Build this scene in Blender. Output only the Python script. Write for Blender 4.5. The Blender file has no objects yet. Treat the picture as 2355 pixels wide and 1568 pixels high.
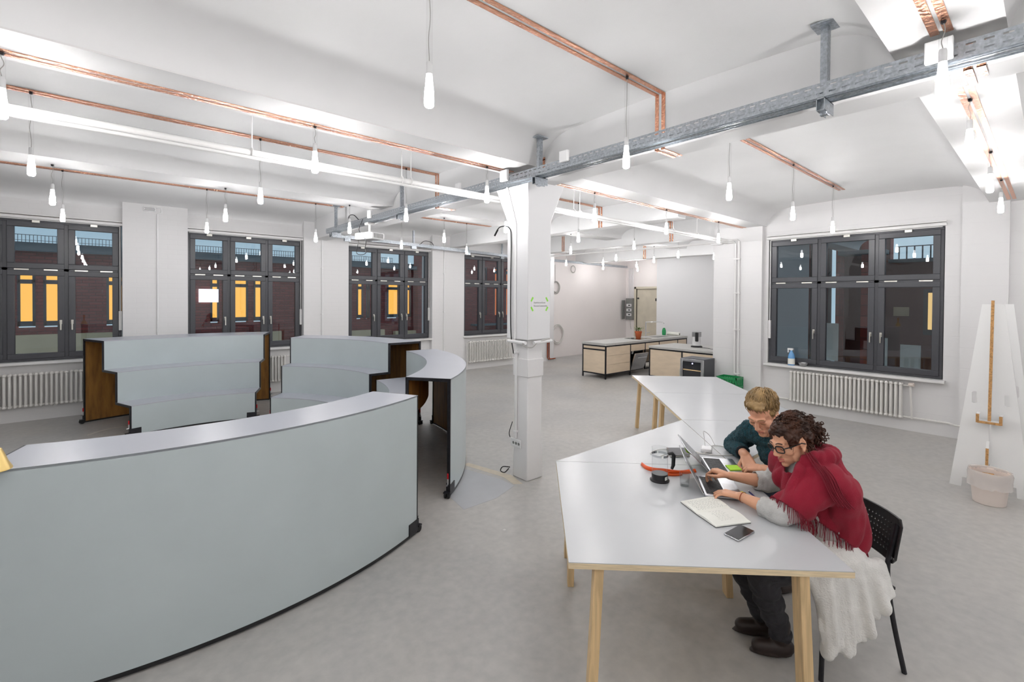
import bpy, bmesh, math, random
from mathutils import Vector, Matrix, Quaternion, noise
random.seed(7)
S = bpy.context.scene
COL = S.collection
PI = math.pi
V = Vector

# ------------------------------------------------------------------ camera
# units: the camera stands 2.0 above the floor; X runs along the window wall, Y along the wall with the single window
yaw, pitch, roll = .85566486, -.012424312, .006460075
fw = V((math.cos(yaw)*math.cos(pitch), math.sin(yaw)*math.cos(pitch), math.sin(pitch)))
rt = V((math.sin(yaw), -math.cos(yaw), 0)); up = rt.cross(fw)
rt, up = math.cos(roll)*rt+math.sin(roll)*up, -math.sin(roll)*rt+math.cos(roll)*up
cam_d = bpy.data.cameras.new('camera'); cam = bpy.data.objects.new('camera', cam_d); COL.objects.link(cam)
cam.matrix_world = Matrix(((rt.x, up.x, -fw.x, 0), (rt.y, up.y, -fw.y, 0), (rt.z, up.z, -fw.z, 2.0), (0, 0, 0, 1)))
cam_d.sensor_width = 36; cam_d.sensor_fit = 'HORIZONTAL'
cam_d.lens = 1084.196/2355*36; cam_d.shift_y = (697.453-784)/2355
cam_d.clip_start = .05; cam_d.clip_end = 200
S.camera = cam

# ------------------------------------------------------------------ world, exposure
W = bpy.data.worlds.new('dusk'); S.world = W; W.use_nodes = True
wn = W.node_tree
bg = wn.nodes['Background']
tc = wn.nodes.new('ShaderNodeTexCoord'); mp = wn.nodes.new('ShaderNodeMapping'); mp.inputs['Scale'].default_value = (2, 2, 6)
nz = wn.nodes.new('ShaderNodeTexNoise'); nz.inputs['Scale'].default_value = 1.3; nz.inputs['Detail'].default_value = 4
rp = wn.nodes.new('ShaderNodeValToRGB')
rp.color_ramp.elements[0].position = .3; rp.color_ramp.elements[0].color = (.30, .44, .53, 1)
rp.color_ramp.elements[1].position = .7; rp.color_ramp.elements[1].color = (.42, .55, .62, 1)
wn.links.new(tc.outputs['Generated'], mp.inputs[0]); wn.links.new(mp.outputs[0], nz.inputs[0])
wn.links.new(nz.outputs[0], rp.inputs[0]); wn.links.new(rp.outputs[0], bg.inputs[0])
bg.inputs[1].default_value = 1.25
LAMP = 165.0
vs = S.view_settings
vs.view_transform = 'Standard'; vs.look = 'None'; vs.gamma = 1; vs.use_curve_mapping = False
vs.exposure = 0.12
cy = S.cycles
cy.use_denoising = True; cy.max_bounces = 9; cy.diffuse_bounces = 6; cy.glossy_bounces = 4
cy.transmission_bounces = 6; cy.transparent_max_bounces = 16; cy.sample_clamp_indirect = 6; cy.caustics_reflective = False
cy.caustics_refractive = False

# ------------------------------------------------------------------ materials
MATS = {}
def lin(c):
    return tuple((x/255/12.92 if x <= 10 else ((x/255+.055)/1.055)**2.4) for x in c)
def mat(name, rgb, rough=.5, metal=0., var=0., scale=8., bump=0., bscale=60., coat=0., spec=.5, sheen=0., stretch=None, trans=0., alpha=1., detail=4, warp=0.):
    """plain procedural material: colour with noise variation, noise bump; rgb are sRGB bytes"""
    m = bpy.data.materials.new(name); m.use_nodes = True; n = m.node_tree; p = n.nodes['Principled BSDF']
    c = lin(rgb); p.inputs['Base Color'].default_value = (*c, 1)
    p.inputs['Roughness'].default_value = rough; p.inputs['Metallic'].default_value = metal
    p.inputs['Specular IOR Level'].default_value = spec
    p.inputs['Coat Weight'].default_value = coat; p.inputs['Coat Roughness'].default_value = .12
    if sheen: p.inputs['Sheen Weight'].default_value = sheen
    if trans: p.inputs['Transmission Weight'].default_value = trans
    if alpha < 1: p.inputs['Alpha'].default_value = alpha
    if var or bump:
        t = n.nodes.new('ShaderNodeTexCoord'); mm = n.nodes.new('ShaderNodeMapping')
        if stretch: mm.inputs['Scale'].default_value = stretch
        n.links.new(t.outputs['Object'], mm.inputs[0])
    if var:
        z = n.nodes.new('ShaderNodeTexNoise'); z.inputs['Scale'].default_value = scale; z.inputs['Detail'].default_value = detail
        z.inputs['Distortion'].default_value = warp
        r = n.nodes.new('ShaderNodeValToRGB')
        r.color_ramp.elements[0].position = .3; r.color_ramp.elements[0].color = (*[x*(1-var) for x in c], 1)
        r.color_ramp.elements[1].position = .7; r.color_ramp.elements[1].color = (*[min(1, x*(1+var)) for x in c], 1)
        n.links.new(mm.outputs[0], z.inputs[0]); n.links.new(z.outputs[0], r.inputs[0]); n.links.new(r.outputs[0], p.inputs['Base Color'])
    if bump:
        z2 = n.nodes.new('ShaderNodeTexNoise'); z2.inputs['Scale'].default_value = bscale; z2.inputs['Detail'].default_value = 5
        b = n.nodes.new('ShaderNodeBump'); b.inputs['Strength'].default_value = bump; b.inputs['Distance'].default_value = .02
        n.links.new(mm.outputs[0], z2.inputs[0]); n.links.new(z2.outputs[0], b.inputs['Height']); n.links.new(b.outputs[0], p.inputs['Normal'])
    MATS[name] = m
    return m
def emis(name, rgb, strength):
    m = bpy.data.materials.new(name); m.use_nodes = True; n = m.node_tree; n.nodes.clear()
    o = n.nodes.new('ShaderNodeOutputMaterial'); e = n.nodes.new('ShaderNodeEmission')
    e.inputs[0].default_value = (*lin(rgb), 1); e.inputs[1].default_value = strength; n.links.new(e.outputs[0], o.inputs[0])
    MATS[name] = m
    return m
def pane_mat(name, tint=(1, 1, 1), ior=1.5, rough=0.0, boost=1.0):
    """thin sheet: see-through with a Fresnel reflection"""
    m = bpy.data.materials.new(name); m.use_nodes = True; n = m.node_tree; n.nodes.clear()
    o = n.nodes.new('ShaderNodeOutputMaterial'); mx = n.nodes.new('ShaderNodeMixShader')
    t = n.nodes.new('ShaderNodeBsdfTransparent'); t.inputs[0].default_value = (*tint, 1)
    g = n.nodes.new('ShaderNodeBsdfGlossy'); g.inputs['Roughness'].default_value = rough
    f = n.nodes.new('ShaderNodeLayerWeight'); f.inputs[0].default_value = .5; f0 = ((ior-1)/(ior+1))**2   # Schlick
    pw = n.nodes.new('ShaderNodeMath'); pw.operation = 'POWER'; pw.inputs[1].default_value = 5
    mu = n.nodes.new('ShaderNodeMath'); mu.operation = 'MULTIPLY_ADD'; mu.inputs[1].default_value = (1-f0)*boost; mu.inputs[2].default_value = f0*boost; mu.use_clamp = True
    n.links.new(f.outputs['Facing'], pw.inputs[0]); n.links.new(pw.outputs[0], mu.inputs[0]); n.links.new(mu.outputs[0], mx.inputs[0])
    n.links.new(t.outputs[0], mx.inputs[1]); n.links.new(g.outputs[0], mx.inputs[2]); n.links.new(mx.outputs[0], o.inputs[0])
    MATS[name] = m
    return m
def brick_mat(name, c1, c2, mortar, scale, bumpd, rough=.85, rot=None, noise_b=.3):
    m = bpy.data.materials.new(name); m.use_nodes = True; n = m.node_tree; p = n.nodes['Principled BSDF']
    t = n.nodes.new('ShaderNodeTexCoord'); mm = n.nodes.new('ShaderNodeMapping')
    if rot: mm.inputs['Rotation'].default_value = rot
    b = n.nodes.new('ShaderNodeTexBrick'); b.inputs['Scale'].default_value = scale
    b.inputs['Color1'].default_value = (*lin(c1), 1); b.inputs['Color2'].default_value = (*lin(c2), 1); b.inputs['Mortar'].default_value = (*lin(mortar), 1)
    b.inputs['Mortar Size'].default_value = .018; b.inputs['Mortar Smooth'].default_value = .6
    b.inputs['Brick Width'].default_value = .5; b.inputs['Row Height'].default_value = .15
    z = n.nodes.new('ShaderNodeTexNoise'); z.inputs['Scale'].default_value = 9; z.inputs['Detail'].default_value = 6
    ad = n.nodes.new('ShaderNodeMath'); ad.operation = 'MULTIPLY_ADD'; ad.inputs[1].default_value = noise_b
    bp = n.nodes.new('ShaderNodeBump'); bp.inputs['Strength'].default_value = bumpd; bp.inputs['Distance'].default_value = .02; bp.invert = True
    n.links.new(t.outputs['Object'], mm.inputs[0]); n.links.new(mm.outputs[0], b.inputs[0]); n.links.new(t.outputs['Object'], z.inputs[0])
    n.links.new(z.outputs[0], ad.inputs[0]); n.links.new(b.outputs['Fac'], ad.inputs[2]); n.links.new(ad.outputs[0], bp.inputs['Height'])
    n.links.new(bp.outputs[0], p.inputs['Normal']); n.links.new(b.outputs['Color'], p.inputs['Base Color'])
    p.inputs['Roughness'].default_value = rough
    MATS[name] = m
    return m

brick_mat('wall_paint_y', (223, 222, 222), (223, 222, 222), (222, 221, 221), 1.7, .05, .6, (PI/2, 0, 0))
brick_mat('wall_paint_x', (223, 222, 222), (223, 222, 222), (222, 221, 221), 1.7, .09, .6, (PI/2, 0, PI/2))
mat('plaster', (226, 225, 225), .6, var=.02, scale=3, bump=.12, bscale=7)
mat('ceil_paint', (229, 229, 229), .62, var=.03, scale=1.2, bump=.16, bscale=5)
mat('smooth_white', (228, 228, 229), .45)
mat('trim_white', (226, 225, 224), .4)
mat('pink_plaster', (232, 226, 224), .7, var=.02, scale=1.0)
mat('white_plastic', (232, 232, 232), .3)
mat('window_grey', (66, 67, 72), .38, var=.03, scale=20)
mat('handle_metal', (205, 203, 196), .3, 1.0)
mat('radiator_white', (226, 224, 220), .35)
mat('galv', (176, 182, 188), .34, 1.0, var=.25, scale=55, bump=.05, bscale=120)
mat('dark_steel', (44, 44, 48), .38, .55, var=.2, scale=25)
mat('black_plastic', (22, 22, 24), .35)
mat('rubber', (16, 16, 17), .7)
mat('chrome', (220, 222, 224), .12, 1.0)
mat('steel', (190, 190, 192), .28, 1.0, var=.06, scale=40)
mat('copper', (236, 176, 146), .2, 1.0, var=.2, scale=60, bump=.8, bscale=45, stretch=(1, 1, 1))
mat('copper_pipe', (178, 92, 62), .3, 1.0, var=.15, scale=30)
mat('bench_grey', (188, 198, 200), .30, var=.03, scale=2.2, bump=.015, bscale=140, spec=.5)
mat('bench_top', (178, 181, 190), .32, var=.03, scale=2.2, bump=.015, bscale=140)
mat('bench_ply', (140, 98, 44), .5, var=.3, scale=3, stretch=(6, 6, 1), bump=.06, bscale=40)
mat('table_top', (190, 192, 194), .27, var=.015, scale=2, bump=.01, bscale=160)
mat('ply_edge', (226, 206, 170), .55, var=.18, scale=10, stretch=(1, 1, 26))
mat('pine', (216, 186, 140), .5, var=.2, scale=3.2, stretch=(9, 9, .7), bump=.05, bscale=30, warp=1.2)
mat('birch', (222, 203, 178), .5, var=.05, scale=4, stretch=(1, 1, 4))
mat('concrete_top', (186, 185, 181), .5, var=.05, scale=12, bump=.03, bscale=50)
mat('honeycomb_white', (232, 232, 231), .5)
mat('cardboard', (182, 138, 88), .8, var=.35, scale=60)
mat('red_handle', (196, 22, 34), .35)
mat('orange_strap', (226, 88, 26), .35, var=.1, scale=10)
mat('green_crate', (22, 132, 74), .4)
mat('green_soap', (20, 140, 78), .25)
mat('terracotta', (190, 96, 54), .7, var=.1)
mat('leaf', (92, 118, 62), .6, var=.3, scale=30)
mat('cable_white', (214, 212, 208), .45)
mat('cable_black', (22, 22, 24), .5)
mat('cable_grey', (168, 166, 162), .5)
mat('paper', (240, 240, 232), .7)
mat('note_green', (176, 226, 58), .7)
mat('note_yellow', (240, 226, 72), .7)
mat('lime_tape', (150, 226, 78), .6)
mat('aluminium', (200, 202, 206), .28, 1.0)
mat('key_black', (30, 30, 34), .5)
mat('screen_dark', (24, 25, 30), .12)
mat('phone_glass', (30, 31, 36), .08, coat=.5)
mat('pen_blue', (32, 34, 108), .3)
mat('bell_wood', (196, 140, 46), .3, coat=.5, var=.15, scale=6)
mat('bell_brass', (214, 186, 120), .35, .7)
mat('grey_box', (122, 122, 120), .5, var=.08)
mat('door_beige', (206, 198, 180), .5, var=.06, scale=4)
mat('spray_blue', (106, 162, 214), .25)
mat('bin_plastic', (226, 214, 206), .4)
mat('bag_plastic', (236, 230, 226), .25, alpha=.55)
mat('skin_w', (218, 164, 132), .5, var=.06, scale=14, spec=.35)
mat('skin_m', (222, 166, 136), .5, var=.08, scale=14, spec=.35)
mat('lip', (186, 96, 88), .45)
mat('hair_dark', (62, 36, 24), .42, var=.6, scale=14, spec=.3)
mat('hair_fair', (146, 118, 76), .45, var=.35, scale=20, spec=.5)
mat('eye_white', (226, 222, 216), .25)
mat('eye_dark', (30, 24, 22), .2)
mat('shawl', (138, 12, 40), .9, var=.1, scale=9, bump=.3, bscale=260, sheen=.06)
mat('fringe', (120, 14, 36), .85)
mat('knit_grey', (196, 195, 192), .9, var=.1, scale=22, bump=.4, bscale=190)
mat('dress', (230, 229, 225), .9, var=.08, scale=9, bump=.4, bscale=120)
mat('trousers', (34, 33, 38), .75, var=.25, scale=40, bump=.15, bscale=120)
mat('shoe', (40, 28, 24), .5, var=.2)
mat('sweater', (12, 62, 72), .95, var=.5, scale=60, bump=.7, bscale=150, sheen=.06)
mat('cuff', (20, 24, 32), .9, bump=.3, bscale=200)
mat('jeans', (40, 46, 62), .8, var=.1)
mat('facade_dark', (58, 54, 56), .8, var=.15, scale=1.5)
mat('facade_roof', (88, 100, 106), .7)
mat('facade_beige', (206, 184, 152), .8, var=.08, scale=2)
mat('rail_dark', (52, 62, 68), .6)
brick_mat('facade_brick', (138, 66, 62), (118, 56, 54), (92, 62, 60), 1.6, .5, .9, (PI/2, 0, 0))
brick_mat('facade_brick_x', (160, 72, 62), (136, 60, 54), (104, 66, 62), 1.6, .5, .9, (PI/2, 0, PI/2))
pane_mat('window_glass', (.86, .88, .9), 1.5, 0, 1.5)
pane_mat('clear_glass', (.97, .98, .98), 1.45, 0, 1.0)
pane_mat('tube_glass', (.985, .985, .985), 1.25, .03, .8)
emis('bulb_light', (254, 252, 252), LAMP*1.45)
emis('bulb_neck', (254, 252, 252), 7)
emis('lit_amber', (255, 190, 88), 1.35)
emis('lit_pale', (255, 214, 140), 1.0)
emis('lit_red', (236, 138, 92), .7)
emis('lit_white', (255, 250, 255), 2.2)
emis('led_blue', (190, 190, 255), 6)

def floor_mat():
    m = bpy.data.materials.new('concrete_floor'); m.use_nodes = True; n = m.node_tree; p = n.nodes['Principled BSDF']; L = n.links.new
    t = n.nodes.new('ShaderNodeTexCoord')
    def nse(sc, det, dist=0.):
        z = n.nodes.new('ShaderNodeTexNoise'); z.inputs['Scale'].default_value = sc; z.inputs['Detail'].default_value = det
        z.inputs['Distortion'].default_value = dist; L(t.outputs['Object'], z.inputs[0]); return z
    def ramp(src, stops):
        r = n.nodes.new('ShaderNodeValToRGB')
        while len(r.color_ramp.elements) < len(stops): r.color_ramp.elements.new(.5)
        for e, (q, c) in zip(r.color_ramp.elements, stops): e.position = q; e.color = (*c, 1)
        L(src, r.inputs[0]); return r
    def mix(fac, a, b, kind='MIX'):
        x = n.nodes.new('ShaderNodeMix'); x.data_type = 'RGBA'; x.blend_type = kind
        if isinstance(fac, float): x.inputs[0].default_value = fac
        else: L(fac, x.inputs[0])
        L(a, x.inputs[6]); L(b, x.inputs[7]); return x.outputs[2]
    big = ramp(nse(.55, 6, .6).outputs[0], [(.3, lin((170, 169, 168))), (.5, lin((181, 179, 176))), (.72, lin((188, 185, 181)))])
    fine = ramp(nse(14, 8).outputs[0], [(.3, (.9, .9, .9)), (.7, (1.06, 1.05, 1.04))])
    c = mix(1., big.outputs[0], fine.outputs[0], 'MULTIPLY')
    warm = ramp(nse(.7, 3, .3).outputs[0], [(.55, (0, 0, 0)), (.9, (.5, .5, .5))])
    wc = n.nodes.new('ShaderNodeRGB'); wc.outputs[0].default_value = (*lin((188, 180, 168)), 1)
    c = mix(warm.outputs[0], c, wc.outputs[0])
    vo = n.nodes.new('ShaderNodeTexVoronoi'); vo.inputs['Scale'].default_value = 3.2; L(t.outputs['Object'], vo.inputs[0])
    spk = ramp(vo.outputs['Distance'], [(.0, (1, 1, 1)), (.03, (1, 1, 1)), (.05, (0, 0, 0))])
    wn_ = n.nodes.new('ShaderNodeTexWhiteNoise'); L(vo.outputs['Position'], wn_.inputs[0])
    sel = ramp(wn_.outputs[0], [(.72, (0, 0, 0)), (.75, (.6, .6, .6))])
    fm = mix(1., spk.outputs[0], sel.outputs[0], 'MULTIPLY')
    pc = n.nodes.new('ShaderNodeRGB'); pc.outputs[0].default_value = (*lin((224, 222, 218)), 1)
    c = mix(fm, c, pc.outputs[0])
    L(c, p.inputs['Base Color'])
    rr = ramp(nse(1.6, 5).outputs[0], [(.3, (.36,)*3), (.7, (.48,)*3)])
    L(rr.outputs[0], p.inputs['Roughness'])
    bz = nse(40, 6); b = n.nodes.new('ShaderNodeBump'); b.inputs['Strength'].default_value = .05; b.inputs['Distance'].default_value = .01
    L(bz.outputs[0], b.inputs['Height']); L(b.outputs[0], p.inputs['Normal'])
    MATS['floor'] = m
floor_mat()
for nm in ('window_glass', 'clear_glass', 'tube_glass'):
    pass

# ------------------------------------------------------------------ mesh builder
class B:
    """collects shapes (world coordinates minus the origin o) and links them as ONE mesh object"""
    def __init__(s, o=(0, 0, 0)):
        s.v = []; s.f = []; s.o = V(o)
    def add(s, vs, fs):
        k = len(s.v); s.v += [tuple(V(q)-s.o) for q in vs]; s.f += [tuple(i+k for i in f) for f in fs]; return s
    def box(s, x0, x1, y0, y1, z0, z1):
        if x0 > x1: x0, x1 = x1, x0
        if y0 > y1: y0, y1 = y1, y0
        if z0 > z1: z0, z1 = z1, z0
        return s.add([(x0, y0, z0), (x1, y0, z0), (x1, y1, z0), (x0, y1, z0), (x0, y0, z1), (x1, y0, z1), (x1, y1, z1), (x0, y1, z1)],
                     [(3, 2, 1, 0), (4, 5, 6, 7), (0, 1, 5, 4), (1, 2, 6, 5), (2, 3, 7, 6), (3, 0, 4, 7)])
    def obox(s, c, a, b, d):
        """box with centre c and half-extent vectors a, b, d"""
        c, a, b, d = V(c), V(a), V(b), V(d)
        if a.cross(b).dot(d) < 0: a = -a
        q = [c+i*a+j*b+k*d for k in (-1, 1) for (i, j) in ((-1, -1), (1, -1), (1, 1), (-1, 1))]
        return s.add(q, [(3, 2, 1, 0), (4, 5, 6, 7), (0, 1, 5, 4), (1, 2, 6, 5), (2, 3, 7, 6), (3, 0, 4, 7)])
    def bar(s, p0, p1, w, h, side=None):
        """rectangular bar from p0 to p1; w measured along side, h across"""
        p0, p1 = V(p0), V(p1); d = p1-p0; n = d.normalized()
        sd = V(side) if side else (V((0, 0, 1)).cross(n) if abs(n.z) < .95 else V((1, 0, 0)))
        sd = (sd-n*sd.dot(n)).normalized(); t = n.cross(sd)
        return s.obox((p0+p1)/2, d/2, sd*w/2, t*h/2)
    def cyl(s, p0, p1, r0, r1=None, n=12):
        r1 = r0 if r1 is None else r1
        p0, p1 = V(p0), V(p1); d = (p1-p0).normalized()
        a = d.orthogonal().normalized(); b = d.cross(a); vs = []
        for p, r in ((p0, r0), (p1, r1)):
            vs += [p+(a*math.cos(2*PI*i/n)+b*math.sin(2*PI*i/n))*r for i in range(n)]
        fs = [(i, (i+1) % n, n+(i+1) % n, n+i) for i in range(n)]+[tuple(range(n-1, -1, -1)), tuple(range(n, 2*n))]
        return s.add(vs, fs)
    def tube(s, pts, r, n=6, closed=False):
        pts = [V(p) for p in pts]; m = len(pts); vs = []; fs = []
        rr = r if isinstance(r, (list, tuple)) else [r]*m
        prev = None
        for i, p in enumerate(pts):
            d = (pts[(i+1) % m]-pts[i-1]) if (closed or 0 < i < m-1) else (pts[1]-p if i == 0 else p-pts[-2])
            d = d.normalized() if d.length > 1e-9 else V((0, 0, 1))
            if prev is None: a = d.orthogonal().normalized()
            else:
                a = prev-d*prev.dot(d); a = a.normalized() if a.length > 1e-6 else d.orthogonal().normalized()
            prev = a; b = d.cross(a)
            vs += [p+(a*math.cos(2*PI*k/n)+b*math.sin(2*PI*k/n))*rr[i] for k in range(n)]
        for i in range(m if closed else m-1):
            j = (i+1) % m
            fs += [(i*n+k, i*n+(k+1) % n, j*n+(k+1) % n, j*n+k) for k in range(n)]
        if not closed: fs += [tuple(range(n-1, -1, -1)), tuple(range((m-1)*n, m*n))]
        return s.add(vs, fs)
    def lathe(s, c, prof, n=16, ax=None, closed=False):
        """revolve (r, h) pairs about an axis through c"""
        c = V(c); d = V(ax).normalized() if ax else V((0, 0, 1)); a = d.orthogonal().normalized(); b = d.cross(a); vs = []; m = len(prof)
        for r, h in prof:
            vs += [c+d*h+(a*math.cos(2*PI*k/n)+b*math.sin(2*PI*k/n))*max(r, 1e-4) for k in range(n)]
        fs = []
        for i in range(m if closed else m-1):
            j = (i+1) % m
            fs += [(i*n+k, i*n+(k+1) % n, j*n+(k+1) % n, j*n+k) for k in range(n)]
        if not closed: fs += [tuple(range(n-1, -1, -1)), tuple(range((m-1)*n, m*n))]
        return s.add(vs, fs)
    def prism(s, poly, z0, z1):
        n = len(poly); ar = sum(poly[i][0]*poly[(i+1) % n][1]-poly[(i+1) % n][0]*poly[i][1] for i in range(n))
        if ar < 0: poly = poly[::-1]
        vs = [(x, y, z0) for x, y in poly]+[(x, y, z1) for x, y in poly]
        return s.add(vs, [tuple(range(n-1, -1, -1)), tuple(range(n, 2*n))]+[(i, (i+1) % n, n+(i+1) % n, n+i) for i in range(n)])
    def extr(s, poly, d):
        """planar 3D polygon extruded by vector d"""
        n = len(poly); P = [V(p) for p in poly]; d = V(d)
        nr = sum(((P[i]-P[0]).cross(P[(i+1) % n]-P[0]) for i in range(n)), V((0, 0, 0)))
        if nr.dot(d) < 0: P = P[::-1]
        return s.add(P+[p+d for p in P], [tuple(range(n-1, -1, -1)), tuple(range(n, 2*n))]+[(i, (i+1) % n, n+(i+1) % n, n+i) for i in range(n)])
    def arc(s, c, poly, a0, a1, n=28):
        """polygon of (r, z) swept about the vertical through c from angle a0 to a1 (degrees)"""
        m = len(poly); vs = []; fs = []
        ar = sum(poly[i][0]*poly[(i+1) % m][1]-poly[(i+1) % m][0]*poly[i][1] for i in range(m))
        if ar > 0: poly = poly[::-1]
        for k in range(n+1):
            a = math.radians(a0+(a1-a0)*k/n)
            vs += [(c[0]+r*math.cos(a), c[1]+r*math.sin(a), z) for r, z in poly]
        for k in range(n):
            fs += [(k*m+i, (k+1)*m+i, (k+1)*m+(i+1) % m, k*m+(i+1) % m) for i in range(m)]
        fs += [tuple(range(m)), tuple(range(n*m+m-1, n*m-1, -1))]
        return s.add(vs, fs)
    def cap(s, p0, p1, r0, r1=None, n=12):
        """tapered capsule"""
        r1 = r0 if r1 is None else r1
        p0, p1 = V(p0), V(p1); L = (p1-p0).length
        if L < 1e-6: return s.ell(p0, (r0, r0, r0))
        k = 5; pr = [(r0*math.sin(PI/2*i/k), -r0*math.cos(PI/2*i/k)) for i in range(k+1)]+[(r1*math.cos(PI/2*i/k), L+r1*math.sin(PI/2*i/k)) for i in range(k+1)]
        return s.lathe(p0, pr, n, p1-p0)
    def ell(s, c, r, R=None, n=16):
        c = V(c); vs = []; fs = []; m = n//2
        for i in range(m+1):
            t = PI*i/m; st = max(math.sin(t), 1e-4)
            for k in range(n):
                q = V((r[0]*st*math.cos(2*PI*k/n), r[1]*st*math.sin(2*PI*k/n), -r[2]*math.cos(t)))
                vs.append(c+(R @ q if R else q))
        for i in range(m):
            fs += [(i*n+k, i*n+(k+1) % n, (i+1)*n+(k+1) % n, (i+1)*n+k) for k in range(n)]
        fs += [tuple(range(n-1, -1, -1)), tuple(range(m*n, (m+1)*n))]
        return s.add(vs, fs)
    def mesh(s, name):
        me = bpy.data.meshes.new(name); me.from_pydata(s.v, [], s.f); me.update(); return me
    def out(s, name, m, parent=None, smooth=False, bev=0., ang=35):
        return link(name, s.mesh(name), m, parent, smooth, bev, ang)

def link(name, me, m, parent=None, smooth=False, bev=0., ang=35):
    o = bpy.data.objects.new(name, me); COL.objects.link(o)
    if m and not me.materials: me.materials.append(MATS[m] if isinstance(m, str) else m)
    if parent: o.parent = parent
    if smooth or bev:
        me.shade_smooth(); me.set_sharp_from_angle(angle=math.radians(ang))
    if bev:
        b = o.modifiers.new('bevel', 'BEVEL'); b.width = bev; b.segments = 2; b.limit_method = 'ANGLE'; b.angle_limit = math.radians(40)
    return o
def tag(o, label=None, cat=None, group=None, kind=None):
    if label: o['label'] = label
    if cat: o['category'] = cat
    if group: o['group'] = group
    if kind: o['kind'] = kind
    return o
def thing(name, label, cat, loc=(0, 0, 0), rz=0., group=None):
    o = bpy.data.objects.new(name, None); COL.objects.link(o); o.location = loc; o.rotation_euler = (0, 0, rz); o.empty_display_size = .1
    return tag(o, label, cat, group)
def struct(name, label, cat, b, m, smooth=False, bev=0.):
    return tag(b.out(name, m, None, smooth, bev), label, cat, None, 'structure')
def copy_tree(o, parent=None):
    c = o.copy(); COL.objects.link(c); c.parent = parent
    for ch in list(o.children): copy_tree(ch, c)
    return c
def bez(p, n=12):
    """Catmull-Rom through the points"""
    p = [V(q) for q in p]; P = [2*p[0]-p[1]]+p+[2*p[-1]-p[-2]]; out = []
    for i in range(1, len(P)-2):
        for k in range(n):
            t = k/n; a, b, c, d = P[i-1], P[i], P[i+1], P[i+2]
            out.append(.5*((2*b)+(c-a)*t+(2*a-5*b+4*c-d)*t*t+(3*b-a-3*c+d)*t**3))
    return out+[p[-1]]
# ================================================================== the room shell
ZT = 4.0
struct('floor', 'worn grey sealed concrete floor of the whole loft', 'floor', B().box(-4.5, 15.6, -3.5, 11.1, -.12, 0), 'floor')
fl_ = bpy.data.objects['floor']

def decal(nm, poly, m): B().prism(poly, .0004, .0012).out(nm, m, fl_)
mat('mortar', (200, 190, 172), .6, var=.08, scale=9); mat('screed', (176, 178, 182), .4, var=.04, scale=4); mat('chalk', (214, 210, 200), .7, var=.1, scale=30)
decal('repair_strip', [(3.24, 4.62), (3.33, 4.62), (3.47, 3.98), (3.40, 3.72), (3.32, 3.78), (3.36, 4.0)], 'mortar')
decal('screed_patch', [(3.16, 4.55), (3.30, 3.98), (3.30, 3.74), (2.95, 3.62), (2.56, 3.62), (2.62, 3.95)], 'screed')
for k in range(5):
    a_, c_ = [(-.17, 9.02), (-.10, 9.10), (.0, 9.20), (.10, 9.26), (.22, 9.25), (.33, 9.20)][k:k+2]; w_ = .03-.004*k
    decal('scrape_mark', [(a_[0], a_[1]-w_), (c_[0], c_[1]-w_+.004), (c_[0], c_[1]+.006), (a_[0], a_[1]+.006)], 'chalk')
WIN = [(-1.85, .26), (1.19, 3.24), (4.21, 6.40), (7.40, 9.50)]
YW, YP = 10.62, 10.50
b = B()
b.box(-4.5, 10.9, YW, YW+.4, 0, .92).box(-4.5, 10.9, YW, YW+.4, 3.25, ZT)
edges = [-4.5]+[x for w in WIN for x in w]+[10.9]
for i in range(0, len(edges), 2):
    b.box(edges[i], edges[i+1], YP, YW+.4, 0, 3.72)
struct('wall_left', 'white painted brick wall with four grey windows and piers', 'wall', b, 'wall_paint_y')
b = B()
b.box(9.32, 9.72, -3.5, 4.47, 0, .81).box(9.32, 9.72, -3.5, 4.47, 3.14, ZT)
b.box(9.32, 9.72, -3.5, 1.065, .81, 3.14).box(9.32, 9.72, 3.485, 4.47, .81, 3.14)
b.box(9.21, 9.4, 3.56, 4.47, 0, 3.72).box(9.22, 9.4, .41, .88, 0, 3.72)
struct('wall_right', 'white painted brick wall with a single three-part window', 'wall', b, 'wall_paint_x')
struct('wall_back', 'white wall behind the viewpoint', 'wall', B().box(-4.5, 9.6, -3.7, -3.5, 0, ZT), 'plaster')
struct('wall_side', 'white wall at the near end of the loft', 'wall', B().box(-4.7, -4.5, -3.5, 10.9, 0, ZT), 'plaster')
struct('wall_kitchen', 'smooth white partition wall behind the kitchen counters', 'wall', B().box(14.0, 14.2, 4.4, 8.74, 0, ZT).box(9.72, 14.2, 4.3, 4.47, 0, ZT), 'smooth_white')
struct('wall_far', 'bare pinkish white wall beyond the kitchen counter', 'wall', B().box(10.82, 15.7, 10.98, 11.3, 0, ZT), 'pink_plaster')
struct('wall_end', 'end wall with the beige steel door and conduit', 'wall',
       B().box(15.45, 15.7, 10.52, 11.0, 0, ZT).box(15.45, 15.7, 8.5, 9.62, 0, ZT).box(15.45, 15.7, 9.62, 10.52, 2.36, ZT), 'pink_plaster')

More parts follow.
